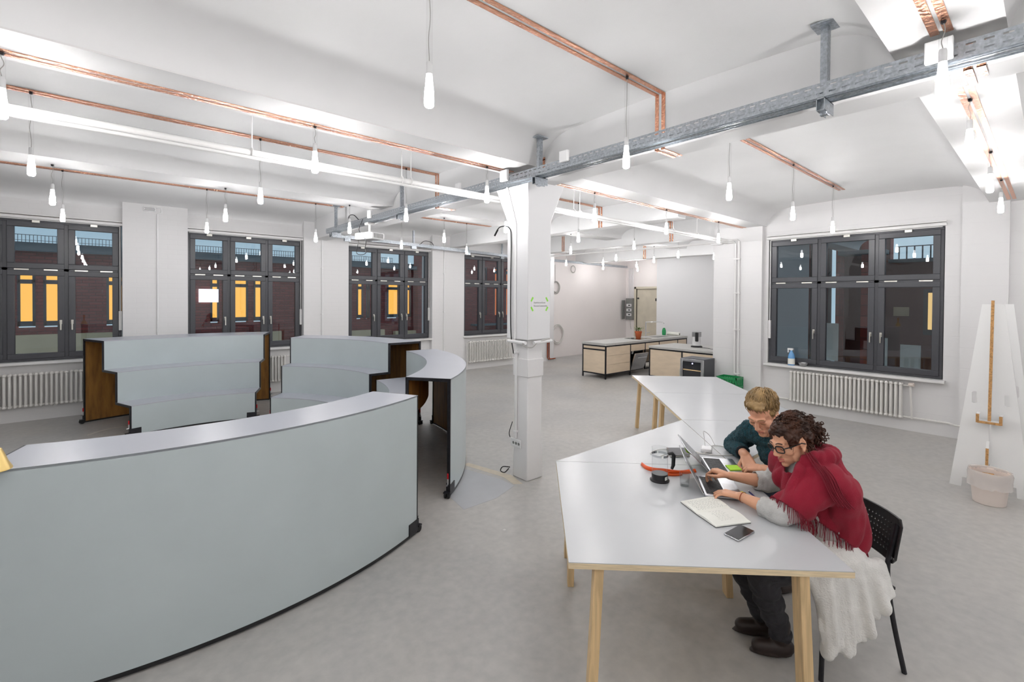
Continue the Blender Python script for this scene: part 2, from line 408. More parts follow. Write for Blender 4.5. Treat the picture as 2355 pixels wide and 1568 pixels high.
# ---- ceiling: flat jack vaults between shallow beams that run along X
def bay(y0, z0, y1, z1, crown, hw0=.42, hw1=.42):
    pts = []
    n = 8
    for i in range(n+1):
        t = PI/2*i/n; pts.append((y0+hw0*(1-math.cos(t)), z0+(crown-.02-z0)*math.sin(t)))
    m = 6
    for i in range(1, m):
        t = i/m; y = y0+hw0+(y1-hw1-y0-hw0)*t; pts.append((y, crown-.02+.025*math.sin(PI*t)))
    for i in range(n, -1, -1):
        t = PI/2*i/n; pts.append((y1-hw1*(1-math.cos(t)), z1+(crown-.02-z1)*math.sin(t)))
    return pts
prof = [(-3.5, 3.35), (-3.1, 3.35)]+bay(-3.1, 3.35, .17, 3.35, 3.67)+bay(.61, 3.35, 3.52, 3.35, 3.67)+bay(3.97, 3.35, 6.84, 3.42, 3.67)+bay(7.28, 3.42, 10.62, 3.5, 3.67, .42, .5)+[(11.1, 3.5)]
b = B(); n = len(prof)
loop = prof+[(11.1, ZT+.1), (-3.5, ZT+.1)]
for x in (-4.5, 15.6): b.add([(x, y, z) for y, z in loop], [])
k = len(loop)
b.add([], [])
b.f += [(i, (i+1) % k, k+(i+1) % k, k+i) for i in range(k)]
ceil = struct('ceiling', 'white painted concrete ceiling of shallow vaults', 'ceiling', b, 'ceil_paint', True)
def beam(x0, x1, y0, y1, z0):
    B().box(x0, x1, y0, y1, z0, 3.9).out('beam', 'ceil_paint', ceil, bev=.015)
beam(3.455, 3.725, -3.5, 10.6, 3.22)
beam(6.94, 7.2, 3.97, 10.6, 3.30)
beam(9.4, 9.68, 4.3, 10.6, 3.25)
beam(12.45, 12.75, 4.47, 11.0, 3.2)
# thin plaster seam on the near edge of the beam
B().box(-4.5, 2.9, 3.515, 3.521, 3.345, 3.356).out('plaster_seam', 'trim_white', ceil)

# ---- column with flared head
cx, cyy = 3.59, 3.85
col = thing('column', 'white square column with a flared head in the middle of the loft', 'column', (cx, cyy, 0)); col['kind'] = 'structure'
o = (cx, cyy, 0)
def sq(w, z): return [(cx-w, cyy-w, z), (cx+w, cyy-w, z), (cx+w, cyy+w, z), (cx-w, cyy+w, z)]
def loft(rings):
    vs = [p for r in rings for p in r]; fs = [(3, 2, 1, 0)]
    for i in range(len(rings)-1):
        fs += [(i*4+k, i*4+(k+1) % 4, i*4+4+(k+1) % 4, i*4+4+k) for k in range(4)]
    k = 4*(len(rings)-1); fs.append((k, k+1, k+2, k+3)); return vs, fs
B(o).add(*loft([sq(.118, 0), sq(.114, .36), sq(.110, .37), sq(.108, 1.56)])).out('shaft', 'plaster', col, bev=.01)
B(o).add(*loft([sq(.172, 1.545), sq(.172, 2.84), sq(.272, 3.23)])).out('capital', 'smooth_white', col, bev=.008)
bb = B(o); bb.box(cx-.121, cx+.121, cyy-.121, cyy+.121, 1.13, 1.33); bb.out('plaster_band', 'plaster', col, bev=.008)
bb = B(o).box(cx-.135, cx-.118, cyy-.03, cyy+.14, .34, .43)
sk = bb.out('socket_strip', 'white_plastic', col, bev=.006)
for i in range(3):
    B(o).lathe((cx-.1352, cyy+.0+.045*i, .385), [(.016, 0), (.016, .002), (.006, .003)], 12, (-1, 0, 0)).out('socket', 'grey_box', sk)
B(o).cyl((cx-.128, cyy+.06, .44), (cx-.128, cyy+.06, 1.42), .016, n=10).out('conduit', 'white_plastic', col, True)
for z in (.5, 1.38): B(o).box(cx-.15, cx-.105, cyy+.04, cyy+.08, z, z+.025).out('conduit_clip', 'white_plastic', col, bev=.004)
B(o).cyl((cx-.19, cyy+.13, 1.52), (cx-.19, cyy-.16, 1.515), .018, n=10).cyl((cx-.1, cyy-.19, 1.515), (cx+.17, cyy-.19, 1.525), .018, n=10).out('lamp_tube', 'white_plastic', col, True)
B(o).tube(bez([(cx-.2, cyy-.12, 1.51), (cx-.22, cyy-.19, 1.48), (cx-.14, cyy-.21, 1.47), (cx-.06, cyy-.2, 1.51), (cx+.06, cyy-.2, 1.54), (cx+.14, cyy-.19, 1.55)], 6), .006).out('grey_cable', 'cable_grey', col, True)
for pts in ([(cx-.275, cyy+.06, 3.2), (cx-.19, cyy+.03, 2.86), (cx-.183, cyy+.02, 2.8), (cx-.183, cyy+.02, 1.55)],):
    B(o).tube(pts, .011, 8).out('conduit', 'white_plastic', col, True)
B(o).tube(bez([(cx-.22, cyy+.34, 2.70), (cx-.21, cyy+.26, 2.79), (cx-.19, cyy+.12, 2.77), (cx-.19, cyy+.085, 2.62), (cx-.19, cyy+.09, 2.1), (cx-.19, cyy+.08, 1.62), (cx-.15, cyy+.08, 1.38)], 8), .006).out('black_cable', 'cable_black', col, True)
B(o).cyl((cx-.22, cyy+.34, 2.70), (cx-.215, cyy+.29, 2.765), .010).out('cable_plug', 'black_plastic', col, True)
B(o).tube(bez([(cx-.15, cyy+.09, .62), (cx-.17, cyy+.12, .5), (cx-.15, cyy+.13, .44)], 5), .005).out('black_cable', 'cable_black', col, True)
B(o).tube(bez([(cx-.13, cyy+.15, .09), (cx-.2, cyy+.19, .1), (cx-.21, cyy+.22, .05), (cx-.16, cyy+.21, .02), (cx-.13, cyy+.17, .07)], 6), .006).out('cable_loop', 'cable_black', col, True)
# name sign on the column: two typed lines between four strips of green tape
sg = thing('paper_sign', 'small paper sign with green tape corners on the column', 'sign', (cx, cyy-.173, 1.93))
so = (cx, cyy-.173, 1.93)
B(so).box(cx-.12, cx+.12, cyy-.1738, cyy-.1725, 1.87, 1.99).out('paper_sheet', 'smooth_white', sg)
for sx, sz in ((-1, 1), (1, 1), (-1, -1), (1, -1)):
    c = V((cx+sx*.112+.0, cyy-.1742, 1.93+sz*.052)); d = V((sx*.5, 0, sz*.85)).normalized() if sz*sx > 0 else V((sx*.5, 0, sz*.85)).normalized()
    d = V((-sx*.0+sx*.55*(-1), 0, sz*.83)).normalized() if True else d
    B(so).obox(c, d*.026, V((0, .0006, 0)), d.cross(V((0, 1, 0)))*.010).out('green_tape', 'lime_tape', sg)
def text(body, loc, rot, size, m, parent, o=(0, 0, 0), name='lettering', align='LEFT', ext=.0004):
    cu = bpy.data.curves.new(name, 'FONT'); cu.body = body; cu.size = size; cu.extrude = ext; cu.align_x = align; cu.resolution_u = 2
    t = bpy.data.objects.new(name, cu); COL.objects.link(t); t.location = V(loc)-V(o); t.rotation_euler = rot
    bpy.context.view_layer.update()
    me = bpy.data.meshes.new_from_object(t.evaluated_get(bpy.context.evaluated_depsgraph_get()))
    mw = t.matrix_local.copy(); bpy.data.objects.remove(t); me.transform(mw)
    me.materials.clear()
    return link(name, me, m, parent)
text('DarkHorseGuest', (cx-.088, cyy-.1746, 1.938), (PI/2, 0, 0), .025, 'grey_box', sg, so)
text('NortonCommander', (cx-.088, cyy-.1746, 1.903), (PI/2, 0, 0), .025, 'grey_box', sg, so)

# ================================================================== windows
def window(name, label, axis, plane, a0, a1, z0, z1, handles, sign=1, depth=.1):
    """three-light casement window with fanlights; axis 'x' lies in a Y = plane wall, axis 'y' in an X = plane wall"""
    def P(a, d, z):   # d: distance towards the room
        return (a, plane-d, z) if axis == 'x' else (plane-d, a, z)
    mid = P((a0+a1)/2, 0, z0)
    w = thing(name, label, 'window', mid); w['kind'] = 'structure'
    def bx(b, u0, u1, d0, d1, q0, q1):
        p, q = P(u0, d0, q0), P(u1, d1, q1); return b.box(p[0], q[0], p[1], q[1], q0, q1)
    zm = z0+(z1-z0)*.648
    fr = B(mid); t = .05
    bx(fr, a0, a1, -.04, .03, z0, z0+t); bx(fr, a0, a1, -.04, .03, z1-t, z1); bx(fr, a0, a0+t, -.04, .03, z0+t, z1-t); bx(fr, a1-t, a1, -.04, .03, z0+t, z1-t)
    st = (a1-a0)/3
    for i in (1, 2): bx(fr, a0+i*st-.035, a0+i*st+.035, -.04, .03, z0+t, z1-t)
    bx(fr, a0+t, a1-t, -.04, .03, zm-.025, zm+.025)
    fr.out('frame', 'window_grey', w, bev=.004)
    for i in range(3):
        u0, u1 = a0+i*st+(t if i == 0 else .035)-.012, a0+(i+1)*st-(t if i == 2 else .035)+.012
        for row, (q0, q1) in enumerate(((z0+t-.012, zm-.013), (zm+.013, z1-t+.012))):
            s = B(mid); g = .085
            bx(s, u0, u1, -.03, .048, q0, q0+g); bx(s, u0, u1, -.03, .048, q1-g, q1); bx(s, u0, u0+g, -.03, .048, q0+g, q1-g); bx(s, u1-g, u1, -.03, .048, q0+g, q1-g)
            so_ = s.out('sash', 'window_grey', w, bev=.006)
            pb = B(mid); bx(pb, u0+g-.01, u1-g+.01, -.004, .004, q0+g-.01, q1-g+.01); pb.out('pane', 'window_glass', so_)
            if row == 0 and i in handles:
                side = handles[i]; hu = u1-.045 if side > 0 else u0+.045; hz = z0+(zm-z0)*.42
                h = B(mid); bx(h, hu-.016, hu+.016, .048, .058, hz-.035, hz+.035); h.cyl(P(hu, .055, hz), P(hu, .085, hz), .010, n=8)
                h.bar(P(hu, .083, hz+.012), P(hu, .083, hz-.13), .022, .016); h.out('handle', 'handle_metal', so_, bev=.003)
            if row == 1:
                h = B(mid)
                um = (u0+u1)/2; bx(h, um-.045, um+.045, .03, .075, z1-.055, z1-.015); h.out('latch', 'handle_metal', so_, bev=.003)
                for uu in (u0+.16, u1-.16):
                    h = B(mid); bx(h, uu-.08, uu+.08, .03, .056, zm-.012, zm+.006); h.out('hinge', 'handle_metal', so_)
    # opener rods along the head and down the jamb
    r = B(mid); r.cyl(P(a0+.02, .06, z1-.005), P(a1-.02, .06, z1-.005), .009, n=8); r.cyl(P(a1-.02, .06, z1-.005), P(a1-.02, .06, z0+.75), .008, n=8)
    bx(r, a1-.04, a1+.0, .045, .075, z0+.45, z0+.78)
    r.out('opener_rod', 'trim_white', w, True)
    sl = B(mid); bx(sl, a0-.04, a1+.04, -.05, .19, z0-.045, z0-.002); sl.out('sill', 'trim_white', w, bev=.006)
    hd = B(mid); bx(hd, a0-.03, a1+.03, .0, .125, z1+.0, z1+.045); bx(hd, a0-.03, a1+.03, .0, .135, z1+.055, z1+.075); hd.out('head_moulding', 'trim_white', w, bev=.004)
    return w
LY = YW+.06
labs = ['grey three-part window at the far left above the first radiator', 'grey three-part window behind the left stepped bench',
        'grey three-part window behind the right stepped bench and projector', 'grey three-part window half hidden by the column']
for i, (a0, a1) in enumerate(WIN):
    window('window_%d' % (i+1), labs[i], 'x', LY, a0+.01, a1-.01, .94, 3.19 if i < 2 else 3.17, {0: 1, 1: 1, 2: -1})
window('window_5', 'grey three-part window above the long radiator on the right wall', 'y', 9.38, 1.075, 3.475, .83, 3.09, {0: 1, 1: -1, 2: -1})

# ================================================================== outside, across the courtyard
YF = 19.0
fa = thing('courtyard_building', 'dark brick building with amber lit windows across the courtyard', 'building', (5, YF, -3))
fo = (5, YF, -3)
lit = [(-1.80, -1.44), (-1.28, -.62), (.09, .55), (2.79, 3.05), (3.43, 3.94), (4.12, 4.5), (7.96, 8.24), (8.37, 8.52), (9.32, 9.90), (10.04, 10.48)]
bb = B(fo)
bb.box(-14, 26, YF, YF+.3, -3, 1.05).box(-14, 26, YF, YF+.3, 2.62, 3.3)
xs = [-14]
for a, c in lit: xs += [a, c]
xs.append(26)
for i in range(0, len(xs), 2): bb.box(xs[i], xs[i+1], YF, YF+.3, 1.05, 2.62)
bb.out('brick_front', 'facade_brick', fa)
B(fo).box(-14, 26, YF-.3, YF+3, 3.3, 3.36).box(-14, 26, YF-.32, YF-.28, 3.2, 3.36).box(-14, 26, YF+.05, YF+3, 3.36, 3.48).out('eaves', 'facade_roof', fa)
for j, (a, c) in enumerate(lit):
    wn_ = B(fo)
    for q in (a, c-.06): wn_.box(q, q+.06, YF-.02, YF+.05, 1.1, 2.6)
    wn_.box(a, c, YF-.02, YF+.05, 1.1, 1.24).box(a, c, YF-.02, YF+.05, 2.54, 2.62).box(a, c, YF-.02, YF+.05, 2.3, 2.42)
    wf = wn_.out('window_frame', 'window_grey', fa)
    B(fo).box(a, c, YF+.2, YF+.22, 1.1, 2.6).out('lit_pane', 'lit_amber' if j < 10 else 'lit_red', wf)
B(fo).box(2.45, 3.02, YF-.06, YF-.03, 1.77, 2.22).out('bright_screen', 'lit_white', fa)
for a, c, z0, z1 in ((-2.2, .6, -.2, .86), (1.3, 5.0, -.5, .7), (7.6, 9.1, .0, .6), (9.6, 10.6, 0, .5)):
    B(fo).box(a, c, YF-.25, YF-.02, z0, z1).out('parapet_panel', 'facade_beige', fa)
rb = B(fo)
rb.box(-3.2, 9.6, YF+.06, YF+.075, 3.68, 3.695).box(-3.2, 9.6, YF+.06, YF+.075, 3.53, 3.54)
x = -3.2
while x < 9.6: rb.box(x, x+.012, YF+.06, YF+.075, 3.48, 3.69); x += .078
rb.out('roof_railing', 'rail_dark', fa)['kind'] = 'stuff'
tb = thing('courtyard_block', 'taller brick block with reddish lit windows seen through the fourth window', 'building', (15, 18.9, -3)); bo_ = (15, 18.9, -3)
B(bo_).box(10.6, 13.9, 18.6, 18.98, -3, 6).box(13.9, 26, 18.6, 18.98, 2.5, 2.75).box(13.9, 26, 18.6, 18.98, 3.5, 6).box(13.9, 26, 18.6, 18.98, -3, 1.1).box(14.5, 14.95, 18.6, 18.98, 1.1, 3.5).box(15.35, 15.7, 18.6, 18.98, 1.1, 3.5).box(16.1, 26, 18.6, 18.98, 1.1, 3.5).out('brick_front', 'facade_brick', tb)
for a, c in ((13.9, 14.5), (14.95, 15.35), (15.7, 16.1)):
    for z0, z1 in ((1.1, 2.5), (2.75, 3.5)):
        wf = B(bo_).box(a, a+.07, 18.62, 18.7, z0, z1).box(c-.07, c, 18.62, 18.7, z0, z1).box(a, c, 18.62, 18.7, z1-.06, z1).out('window_frame', 'window_grey', tb)
        B(bo_).box(a, c, 18.85, 18.87, z0, z1).out('lit_pane', 'lit_red', wf)
B(bo_).box(13.5, 16.2, 18.2, 18.6, .62, .7).out('ledge', 'facade_roof', tb)
XF = 17.0
fb = thing('courtyard_wing', 'dark brick wing seen through the window on the right wall', 'building', (XF, 2, -3))
fo = (XF, 2, -3)
B(fo).box(XF, XF+.4, 3.1, 4.2, -3, 7).box(XF-.5, XF+.4, 4.2, 4.29, -3, 7).box(XF, XF+.4, -9, 3.1, -3, 3.05).out('brick_front', 'facade_brick_x', fb)
B(fo).box(XF-.3, XF+.1, 4.55, 8.5, -3, 6).out('render_wall', 'facade_dark', fb)
for y in (5.02, 4.55, 3.45): B(fo).box(XF-.5, XF-.28, y, y+.22, -3, 5.5).out('brick_pillar', 'facade_brick_x', fb)
for y, z in ((4.15, .2), (3.0, -.15), (2.3, -.3)): B(fo).box(XF-.75, XF-.7, y, y+.42, z, z+1.1).out('pale_board', 'paper', fb)
for y in (4.5, 5.35, 6.3): B(fo).box(XF-.68, XF-.6, y, y+.16, -3, 3.5).out('downpipe', 'facade_beige', fb)
B(fo).box(XF-.7, XF-.05, 3.12, 4.2, 3.3, 3.42).out('canopy', 'facade_roof', fb)
B(fo).box(XF-.25, XF+.5, -9, 3.1, 3.05, 3.14).out('eaves', 'facade_roof', fb)
rb = B(fo).box(XF+.1, XF+.13, -9, 3.0, 3.5, 3.525)
y = -1.
while y < 3: rb.box(XF+.1, XF+.13, y, y+.03, 3.14, 3.5); y += .17
rb.out('roof_railing', 'rail_dark', fb)
B(fo).box(XF-.03, XF-.01, 2.12, 2.36, 1.05, 2.3).out('window_frame', 'window_grey', fb)
B(fo).box(XF-.05, XF-.04, 2.16, 2.26, 1.2, 2.2).out('lit_pane', 'lit_pale', fb)
B(fo).box(XF-.06, XF-.02, 2.66, 3.0, 1.55, 1.8).out('notice', 'facade_beige', fb)
B(fo).box(XF-.2, XF-.02, 2.4, 5.2, -1.6, -.1).out('parapet_panel', 'facade_beige', fb)
tag(B().box(-16, 30, 11.4, 19, -3.1, -3).box(9.8, 18, -10, 4.2, -3.1, -3).out('courtyard_ground', 'facade_dark'), 'dark paving of the courtyard far below the windows', 'ground', None, 'structure')

# ================================================================== radiators
def fin(axis):
    b = B()
    for d in (.035, .105):
        b.cap((0, d, .06), (0, d, .52), .017, n=10) if axis == 'x' else b.cap((-d, 0, .06), (-d, 0, .52), .017, n=10)
    for z in (.055, .525):
        if axis == 'x': b.cap((0, .035, z), (0, .105, z), .024, n=10).cyl((-.026, .07, z), (.026, .07, z), .020, n=8)
        else: b.cap((-.035, 0, z), (-.105, 0, z), .024, n=10).cyl((-.07, -.026, z), (-.07, .026, z), .020, n=8)
    return b.mesh('fin')
def radiator(label, axis, base, n, step, h=1.0, pipes=()):
    r = thing('radiator', label, 'radiator', base, 0, 'sectional radiators under the windows')
    me = fin(axis); me.shade_smooth(); me.materials.append(MATS['radiator_white'])
    for i in range(n):
        f = bpy.data.objects.new('fin', me); COL.objects.link(f); f.parent = r
        f.location = (i*step, 0, 0) if axis == 'x' else (0, i*step, 0); f.scale = (1, 1, h)
    for p in pipes: B(base).tube(p, .014, 8).out('pipe', 'radiator_white', r, True)
    return r
ry = YW-.16
radiator('white radiator under the far left window', 'x', (-1.78, ry, .2), 34, .058, 1.04, [[(.15, ry+.07, .27), (.23, ry+.07, .27)]])
radiator('white radiator behind the left stepped bench with its valve showing', 'x', (1.35, ry, .2), 27, .058, 1.04, [[(2.9, ry+.07, .75), (3.05, ry+.07, .75), (3.05, ry+.07, .06)]])
radiator('white radiator under the far window beside the column', 'x', (7.62, ry, .16), 27, .058, 1.15, [[(9.15, ry+.07, .22), (9.3, ry+.07, .22)], [(7.6, ry+.07, .75), (7.5, ry+.03, .75), (7.5, ry+.01, .1), (7.0, ry+.0, .1)]])
rx = 9.31
radiator('long white radiator under the right wall window', 'y', (rx, 1.53, .16), 27, .0585, 1.06, [[(rx-.07, 1.5, .7), (rx-.07, 1.42, .7), (rx-.05, 1.4, .24), (rx-.05, 1.4, .2)], [(rx-.04, 1.5, .215), (rx-.04, .98, .215), (rx-.13, .92, .215), (rx-.13, .4, .215)], [(rx-.04, 3.1, .215), (rx-.04, 3.5, .215)]])
v = tag(B((9.24, 1.43, .86)).lathe((9.24, 1.43, .86), [(.022, -.03), (.03, -.02), (.03, .03), (.02, .04)], 12, (-.4, -1, .1)).out('valve_knob', 'bin_plastic', None, True), 'cream thermostat knob at the end of the long radiator', 'knob')
v.location = (9.24, 1.41, .72)
# ================================================================== lamps
ROWS = [.39, 2.13, 3.86, 5.55, 7.2, 8.74]
def lamp_mesh(topz, tip=2.975):
    pass
L0 = None
def ceil_z(y):
    for c, h in ((.39, .22), (3.745, .225), (-3.3, .2)):
        if abs(y-c) <= h: return 3.35
    if 6.84 <= y <= 7.28: return 3.42
    return 3.665
def lamp(x, y, label, tip=2.975):
    zt = ceil_z(y); o = (x, y, zt)
    t = thing('pendant_lamp', label, 'lamp', o, 0, 'tube pendant lamps hanging from the ceiling')
    zb = tip
    B(o).lathe((x, y, zb), [(.001, 0), (.017, .003), (.0245, .012), (.026, .028), (.0247, .07), (.0225, .10), (.001, .1005)], 12).out('bulb', 'bulb_light', t, True, ang=60)
    B(o).lathe((x, y, zb+.1008), [(.001, -.0001), (.0225, 0), (.019, .036), (.0165, .07), (.001, .071)], 12).out('bulb_neck', 'bulb_neck', t, True, ang=60)
    B(o).lathe((x, y, zb+.172), [(.017, 0), (.0165, .05), (.0135, .062), (.001, .063)], 12).out('lamp_holder', 'white_plastic', t, True)
    B(o).lathe((x, y, zb+.236), [(.0165, -.03), (.0165, zt-zb-.24)], 12).out('clear_tube', 'tube_glass', t, True)
    ph = (x*7+y*3) % 6
    pts = [(x+.009*math.sin(ph+9*u)*math.sin(PI*u), y+.009*math.cos(ph+7*u)*math.sin(PI*u), zb+.23+(zt-zb-.23)*u) for u in [i/14 for i in range(15)]]
    B(o).tube(pts, .0022, 5).out('cord', 'cable_grey', t, True)
    B(o).lathe((x, y, zt), [(.008, -.02), (.012, -.012), (.012, 0)], 8).out('hook', 'dark_steel', t)
    return t
where = {
 (1.275, 2.13): 'tube lamp hanging alone at the top centre of the ceiling', (2.98, 2.13): 'tube lamp hanging in front of the cable tray right of the column head',
 (4.69, 2.13): 'tube lamp hanging just behind the main beam right of centre', (6.45, 2.14): 'first of two tube lamps on the short copper tape before the right window',
 (8.08, 2.15): 'tube lamp nearest above the right wall window',
 (-.42, 3.86): 'tube lamp cut by the left picture edge', (1.275, 3.86): 'tube lamp hanging left of the column in front of the white pipe', (3.0, 3.86): 'tube lamp touching the column head on its left',
 (4.76, 3.88): 'tube lamp first to the right of the column head on the near beam', (6.46, 3.88): 'tube lamp second to the right of the column on the near beam', (8.15, 3.88): 'tube lamp closest to the brick pier on the near beam',
 (-.44, 5.55): 'large tube lamp near the left picture edge behind the white pipe', (1.27, 5.55): 'tube lamp above the gap between the second window and the pier', (2.98, 5.54): 'tube lamp crossing the cable tray above the third window',
 (6.31, 5.5): 'tube lamp on the far copper tape right of the column', (8.04, 5.54): 'tube lamp in the middle above the kitchen counter end',
 (-.41, 7.2): 'left of the paired tube lamps over the first window', (1.23, 7.2): 'right of the paired tube lamps over the second window', (2.9, 7.2): 'tube lamp left of the white projector', (4.63, 7.2): 'tube lamp between the third and fourth windows on the beam', (6.25, 7.2): 'tube lamp partly hidden by the left side of the column',
 (-.4, 8.74): 'tube lamp hanging in front of the first window frame', (1.24, 8.74): 'tube lamp hanging in front of the second window frame', (2.9, 8.74): 'tube lamp over the pier between the second and third windows', (4.6, 8.74): 'tube lamp in front of the third window beside the projector', (6.22, 8.74): 'tube lamp in front of the fourth window',
 (4.39, .39): 'nearest of the three tube lamps on the beam at the upper right', (6.07, .4): 'middle of the three tube lamps on the beam at the upper right', (7.56, .41): 'farthest of the tube lamps on the beam at the upper right', (3.06, .37): 'very large tube lamp in front of the copper tape at the top right',
}
for (x, y), lb in where.items(): lamp(x, y, lb)
far = [(7.95, 8.74, 'far tube lamp hidden behind the column'), (4.6, 5.45, 'tube lamp half hidden behind the column shaft'), (7.85, 7.06, 'far tube lamp just right of the column'), (10.64, 9.75, 'farthest left tube lamp over the passage to the kitchen'),
       (11.25, 8.83, 'tube lamp before the bare kitchen wall'), (10.17, 7.56, 'tube lamp above the near end of the long counter'), (12.77, 8.7, 'tube lamp beside the conduits by the steel door'), (11.38, 7.2, 'tube lamp at the edge of the white partition'),
       (10.43, 5.94, 'tube lamp above the coffee grinder'), (11.5, 5.58, 'tube lamp left of the brick pier edge'), (14.6, 9.9, 'extra tube lamp added above the steel door'), (13.0, 10.2, 'extra tube lamp added along the bare wall beyond the counter')]  # last two are extra lamps added to brighten the far kitchen walls
for x, y, lb in far: lamp(x, y, lb)
# the same grid goes on behind the viewpoint; back-wall row added to brighten the foreground
for x, y, lb in ((-2.15, .39, 'tube lamp behind the viewpoint at the left on the beam'), (-2.15, 2.13, 'tube lamp behind the viewpoint at the left on the vault'), (-.44, .39, 'tube lamp right above the viewpoint on the beam'), (-.44, 2.13, 'tube lamp beside the viewpoint on the vault'), (1.27, .39, 'tube lamp at the upper right out of view'),
                 (-.44, -1.35, 'first tube lamp in the row behind the viewpoint'), (1.27, -1.35, 'second tube lamp in the row behind the viewpoint'), (2.98, -1.35, 'third tube lamp in the row behind the viewpoint'), (4.69, -1.35, 'fourth tube lamp in the row behind the viewpoint'), (6.4, -1.35, 'fifth tube lamp in the row behind the viewpoint'), (8.1, -1.35, 'last tube lamp in the row behind the viewpoint'), (-.44, -2.9, 'unseen tube lamp added near the back wall on the left'), (1.27, -2.9, 'unseen tube lamp added near the back wall in the middle'), (2.98, -2.9, 'unseen tube lamp added near the back wall on the right')): lamp(x, y, lb)
# ================================================================== copper tape that feeds the lamps
def tape(label, runs, w=.032):
    """runs: list of strips, each a list of (axis-aligned) segments given as box bounds"""
    o = runs[0][0][0::2]; o = V((o[0], o[1], o[2]))
    t = thing('copper_tape', label, 'tape', o, 0, 'pairs of copper tape on ceiling and beams')
    for segs in runs:
        b = B(o)
        for s in segs: b.box(*s)
        b.out('strip', 'copper', t)
    return t
e = .002
def pair(y, off=.029, w=.032): return [(y-off-w/2, y-off+w/2), (y+off-w/2, y+off+w/2)]
def vz(y): return ceil_z(y)
tape('copper tape pair crossing the top of the ceiling and stepping over the beam', [[(-4.4, 3.454, a, c, 3.664, 3.672), (3.449, 3.456, a, c, 3.216, 3.67), (3.449, 3.728, a, c, 3.214, 3.221)] for a, c in pair(2.14)])
tape('short copper tape pair on the vault before the right window', [[(4.9, 8.5, a, c, 3.664, 3.672)] for a, c in pair(2.15)])
tape('copper tape pair along the near beam left of the column', [[(-4.4, 3.33, a, c, 3.344, 3.352)] for a, c in pair(3.86)])
tape('copper tape pair along the near beam right of the column', [[(3.87, 9.2, a, c, 3.344, 3.352)] for a, c in pair(3.89)])
tape('copper tape pair on the second vault ending at the beam', [[(-4.4, 3.454, a, c, 3.662, 3.672), (3.449, 3.456, a, c, 3.216, 3.67), (3.449, 3.728, a, c, 3.214, 3.221)] for a, c in pair(5.55)])
tape('copper tape pair on the second vault right of the column', [[(4.2, 6.94, a, c, 3.662, 3.672), (6.934, 6.942, a, c, 3.30, 3.67), (7.2, 9.4, a, c, 3.662, 3.672), (9.394, 9.402, a, c, 3.25, 3.67)] for a, c in pair(5.52)])
tape('faint copper tape pair on the vault nearest the windows', [[(-4.4, 3.4, a, c, 3.660, 3.672), (3.8, 6.9, a, c, 3.660, 3.672)] for a, c in pair(8.74)])
tape('copper tape pair dropping down the far beam above the passage', [[(9.394, 9.402, a, c, 3.25, 3.66)] for a, c in pair(8.73)])
tape('copper tape pair dropping down the kitchen beam', [[(12.444, 12.452, a, c, 3.2, 3.66)] for a, c in pair(8.2)])
tape('wide copper tape pair with a corner at the upper right beam', [
    [(-4.4, 3.2, .348, .384, 3.344, 3.352), (3.449, 3.456, .30, .335, 3.216, 3.405), (3.449, 3.728, .30, .335, 3.214, 3.221), (3.72, 9.1, .35, .384, 3.344, 3.352)],
    [(-4.4, 3.2, .40, .436, 3.344, 3.352), (3.449, 3.456, .25, .285, 3.216, 3.49), (3.449, 3.456, .285, .40, 3.455, 3.49), (3.449, 3.6, .25, .285, 3.214, 3.221), (3.72, 9.1, .40, .436, 3.344, 3.352)]])
tape('short copper tape corners beside the column head', [[(3.449, 3.456, 3.74, 3.86, 3.44, 3.475), (3.449, 3.456, 3.83, 3.86, 3.25, 3.46)], [(3.449, 3.456, 3.47, 3.56, 3.42, 3.45), (3.449, 3.456, 3.47, 3.50, 3.22, 3.43)]])

# ================================================================== galvanised cable trays
def slotted(b, P, y0, y1, z0, z1, rows, pitch=.064, sl=.036):
    """plate in a plane; P(y, z) -> point; open slots at the given heights"""
    n = int((y1-y0)/pitch)
    zs = [z0]+[q for r in rows for q in r]+[z1]
    for i in range(n):
        ya = y0+i*pitch; ym = ya+pitch-sl; yb = ya+pitch
        b.add([P(ya, z0), P(ym, z0), P(ym, z1), P(ya, z1)], [(0, 1, 2, 3)])
        for j in range(0, len(zs), 2):
            b.add([P(ym, zs[j]), P(yb, zs[j]), P(yb, zs[j+1]), P(ym, zs[j+1])], [(0, 1, 2, 3)])
def solid(o, t=.0025):
    m = o.modifiers.new('sheet', 'SOLIDIFY'); m.thickness = t; m.offset = 0
tr = thing('cable_tray', 'galvanised slotted cable tray hung below the main beam', 'cable tray', (3.2, 9.1, 3.19))
to = (3.2, 9.1, 3.19)
b = B(to); slotted(b, lambda y, z: (3.2, y, z), -2, 9.1, 3.192, 3.276, [(3.210, 3.219), (3.250, 3.259)])
solid(b.out('side_rail', 'galv', tr))
b = B(to); slotted(b, lambda y, z: (3.335, y, z), -2, 9.1, 3.192, 3.276, [(3.210, 3.219), (3.250, 3.259)])
solid(b.out('side_rail', 'galv', tr))
b = B(to); slotted(b, lambda y, z: (z, y, 3.192), -2, 9.1, 3.2, 3.335, [(3.222, 3.230), (3.262, 3.272), (3.305, 3.313)], .13, .05)
solid(b.out('tray_bed', 'galv', tr))
b = B(to)
for x in (3.215, 3.235, 3.29, 3.32): b.box(x, x+.005, -2, 9.1, 3.187, 3.193)
b.out('bed_rib', 'galv', tr)
def vault_z(y):
    for (ya, za), (yb, zb_) in zip(prof, prof[1:]):
        if ya <= y <= yb and yb > ya: return za+(zb_-za)*(y-ya)/(yb-ya)
    return 3.66
